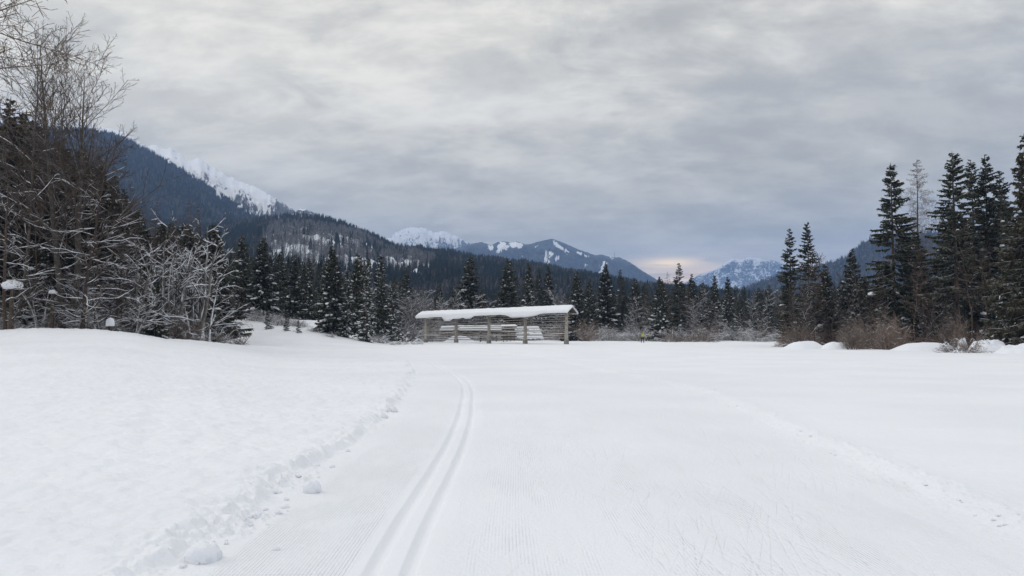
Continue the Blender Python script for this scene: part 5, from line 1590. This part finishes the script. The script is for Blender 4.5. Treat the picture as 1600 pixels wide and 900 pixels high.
# --- left wood, close
LW = [
    ('bare_tree', B['fan'], 'tallest bare tree at the left, its fine branches fanning out to the right', 'bare tree', 104, 51, 72, 1.2, 1.2, 0.0),
    ('bare_tree', B['crook'], 'crooked bare tree with drooping twigs left of the tallest one', 'bare tree', 24, 52, 52, 0.85, 0.3, 0.02),
    ('bare_tree', B['fan'], 'thin forked bare tree between the crooked one and the tallest', 'bare tree', 66, 56, 105, 0.7, 4.0, 0.0),
    ('bare_tree', B['horizontal'], 'bare tree with level snow lined boughs right of the tallest tree', 'bare tree', 128, 50, 205, 1.0, 2.0, 0.0),
    ('bare_tree', B['horizontal'], 'bare tree with level snow lined boughs at the far left edge', 'bare tree', 8, 48, 230, 1.0, 0.5, 0.0),
    ('bare_tree', B['horizontal'], 'bare tree with sweeping snowy boughs behind the bowed bush', 'bare tree', 178, 54, 300, 1.05, 3.1, 0.0),
    ('bare_tree', B['snowy_multi'], 'white many stemmed tree plastered with snow at the end of the left wood', 'bare tree', 268, 60, 345, 0.9, 0.9, 0.0),
    ('bare_tree', B['snowy_multi'], 'snow plastered tree with a thick side branch right of the many stemmed one', 'bare tree', 306, 63, 350, 0.9, 3.6, 0.0),
    ('bare_tree', B['snowy_side'], 'low snowy tree spreading over the slope at the right end of the left wood', 'bare tree', 326, 64, 398, 1.1, 2.2, 0.0),
    ('bare_tree', B['snowy_side'], 'snowy tree with tangled boughs left of the many stemmed one', 'bare tree', 212, 56, 372, 1.1, 5.0, 0.0),
    ('larch_tree', B['larch_near'], 'larch outside the left edge whose twigs hang into the top corner', 'larch', -128, 35, -520, 1.0, 0.4, 0.0),
    ('larch_tree', B['larch_brown'], 'brown larch top standing before the blue mountain right of the tallest tree', 'larch', 168, 66, 240, 0.9, 0.0, 0.0),
    ('larch_tree', B['larch_brown'], 'brown larch behind the snowy trees, left of the second brown one', 'larch', 236, 84, 316, 0.9, 1.0, 0.0),
    ('larch_tree', B['larch_brown'], 'second brown larch behind the snowy trees, with a pointed top', 'larch', 302, 92, 318, 0.8, 2.0, 0.0),
    ('bare_tree', B['thin'], 'slender straight brown tree right of the crooked one', 'bare tree', 50, 53, 120, 0.7, 0.2, 0.0),
    ('bare_tree', B['thin'], 'slender straight brown tree touching the left side of the tallest', 'bare tree', 88, 54, 150, 0.6, 1.2, 0.0),
    ('bare_tree', B['thin'], 'slender straight brown tree a little right of the tallest', 'bare tree', 124, 53, 190, 0.6, 2.2, 0.0),
    ('bare_tree', B['thin'], 'shorter straight brown tree in front of the brown larch', 'bare tree', 150, 53, 255, 0.7, 3.2, 0.0),
    ('bare_tree', B['young'], 'upright twiggy tree between the tall group and the frosted trees', 'bare tree', 186, 54, 312, 0.8, 4.2, 0.0),
    ('larch_tree', B['larch_brown'], 'tall brown larch right beside the trunk of the tallest bare tree', 'larch', 134, 60, 196, 0.9, 0.3, 0.0),
    ('larch_tree', B['larch_brown'], 'brown larch at the outer edge of the tall left group', 'larch', 196, 70, 282, 0.9, 2.6, 0.0),
    ('spruce_tree', S['full_a'], 'small dark spruce with snow on it at the foot of the many stemmed tree', 'spruce', 243, 55, 432, 0.75, 1.0, 0.0),
    ('spruce_tree', S['full_a'], 'low dark spruce under the spreading snowy tree at the slope', 'spruce', 334, 70, 490, 0.9, 2.0, 0.0),
]
for kind, parts, lab, cat, px_, d, top, w, rz, ln in LW:
    plant_px(kind, parts, lab, cat, px_, d, top, wid=w, rz=rz, rng=rs, lean=(0, ln))
for px_, d, top, w in ((118, 58, 232, 0.9), (148, 59, 248, 0.9), (170, 60, 270, 0.9), (188, 62, 292, 0.9), (90, 55, 262, 1.0), (210, 68, 330, 1.0), (2, 56, 150, 0.9), (28, 58, 172, 0.9), (45, 60, 190, 0.9), (88, 64, 215, 1.0), (20, 70, 200, 1.1), (75, 60, 235, 1.1), (30, 64, 260, 1.2), (-8, 60, 250, 1.2), (112, 62, 290, 1.2), (150, 64, 330, 1.2), (10, 57, 330, 1.2), (55, 58, 330, 1.2), (98, 58, 350, 1.2), (130, 68, 262, 1.05), (160, 72, 290, 1.05), (-30, 58, 190, 1.0), (60, 75, 225, 1.0), (110, 78, 250, 1.0)):
    plant_px('spruce_tree', S[('full_b', 'full_a', 'dark')[int(px_) % 3]], 'dark spruce deep in the left wood', 'spruce', px_, d, top, wid=w, group='dark spruces of the left wood', rng=rs)
for k in range(24):
    px_ = rs.uniform(150, 338)
    plant_px('spruce_tree', S[('full_c', 'full_b', 'full_a')[k % 3]], 'dark spruce behind the snow plastered trees', 'spruce', px_, rs.uniform(78, 112), np.interp(px_, [150, 230, 300, 385], [300, 345, 342, 372]) + rs.uniform(-8, 45), wid=1.05, group='dark spruces behind the snowy trees', rng=rs)
for k in range(20):
    plant_px('larch_tree', B['larch_brown'], 'brown bare larch among the dark spruces of the left wood', 'larch', rs.uniform(-10, 300), rs.uniform(60, 95), rs.uniform(300, 380), wid=0.9, group='brown larches in the left wood', rng=rs)
for k in range(12):
    plant_px('bare_tree', B[('young_snow', 'snowy_side')[k % 2]], 'snow lined young tree in the tangle of the left wood', 'bare tree', rs.uniform(-5, 235), rs.uniform(49, 60), rs.uniform(390, 450), group='snow lined young trees in the left wood', rng=rs)
for k in range(44):
    px_ = rs.uniform(-20, 345)
    d = np.interp(px_, [0, 200, 345], [49, 52, 66]) + rs.uniform(0, 6)
    plant_px('shrub', H_[('snow_b', 'snow_a', 'brown_a', 'snow_c', 'snow_b')[k % 5]], 'snowy brush behind the crest of the left bank', 'shrub', px_, d, rs.uniform(470, 510) + (10 if px_ > 230 else 0), wid=1.1, group='snowy brush of the left wood', rng=rs)


# ------------------------------------------------------------------ haze: a closed box of thin even air round everything
def build_haze():
    m = bpy.data.materials.new('haze_air'); m.use_nodes = True; nt = m.node_tree; nt.nodes.clear()
    out = nt.nodes.new('ShaderNodeOutputMaterial'); v = nt.nodes.new('ShaderNodeVolumePrincipled')
    v.inputs['Color'].default_value = (0.36, 0.575, 1.0, 1); v.inputs['Density'].default_value = HAZE_DENSITY; v.inputs['Anisotropy'].default_value = 0.0
    nt.links.new(v.outputs[0], out.inputs['Volume'])
    V, Q = box(0, 0, 560, 21600, 21600, 1180)
    me = make_mesh('haze', V, Q, None, [m], False)
    import bmesh
    bm = bmesh.new(); bm.from_mesh(me); bmesh.ops.recalc_face_normals(bm, faces=bm.faces); bm.to_mesh(me); bm.free()
    link('haze', me, kind='stuff')


build_haze()
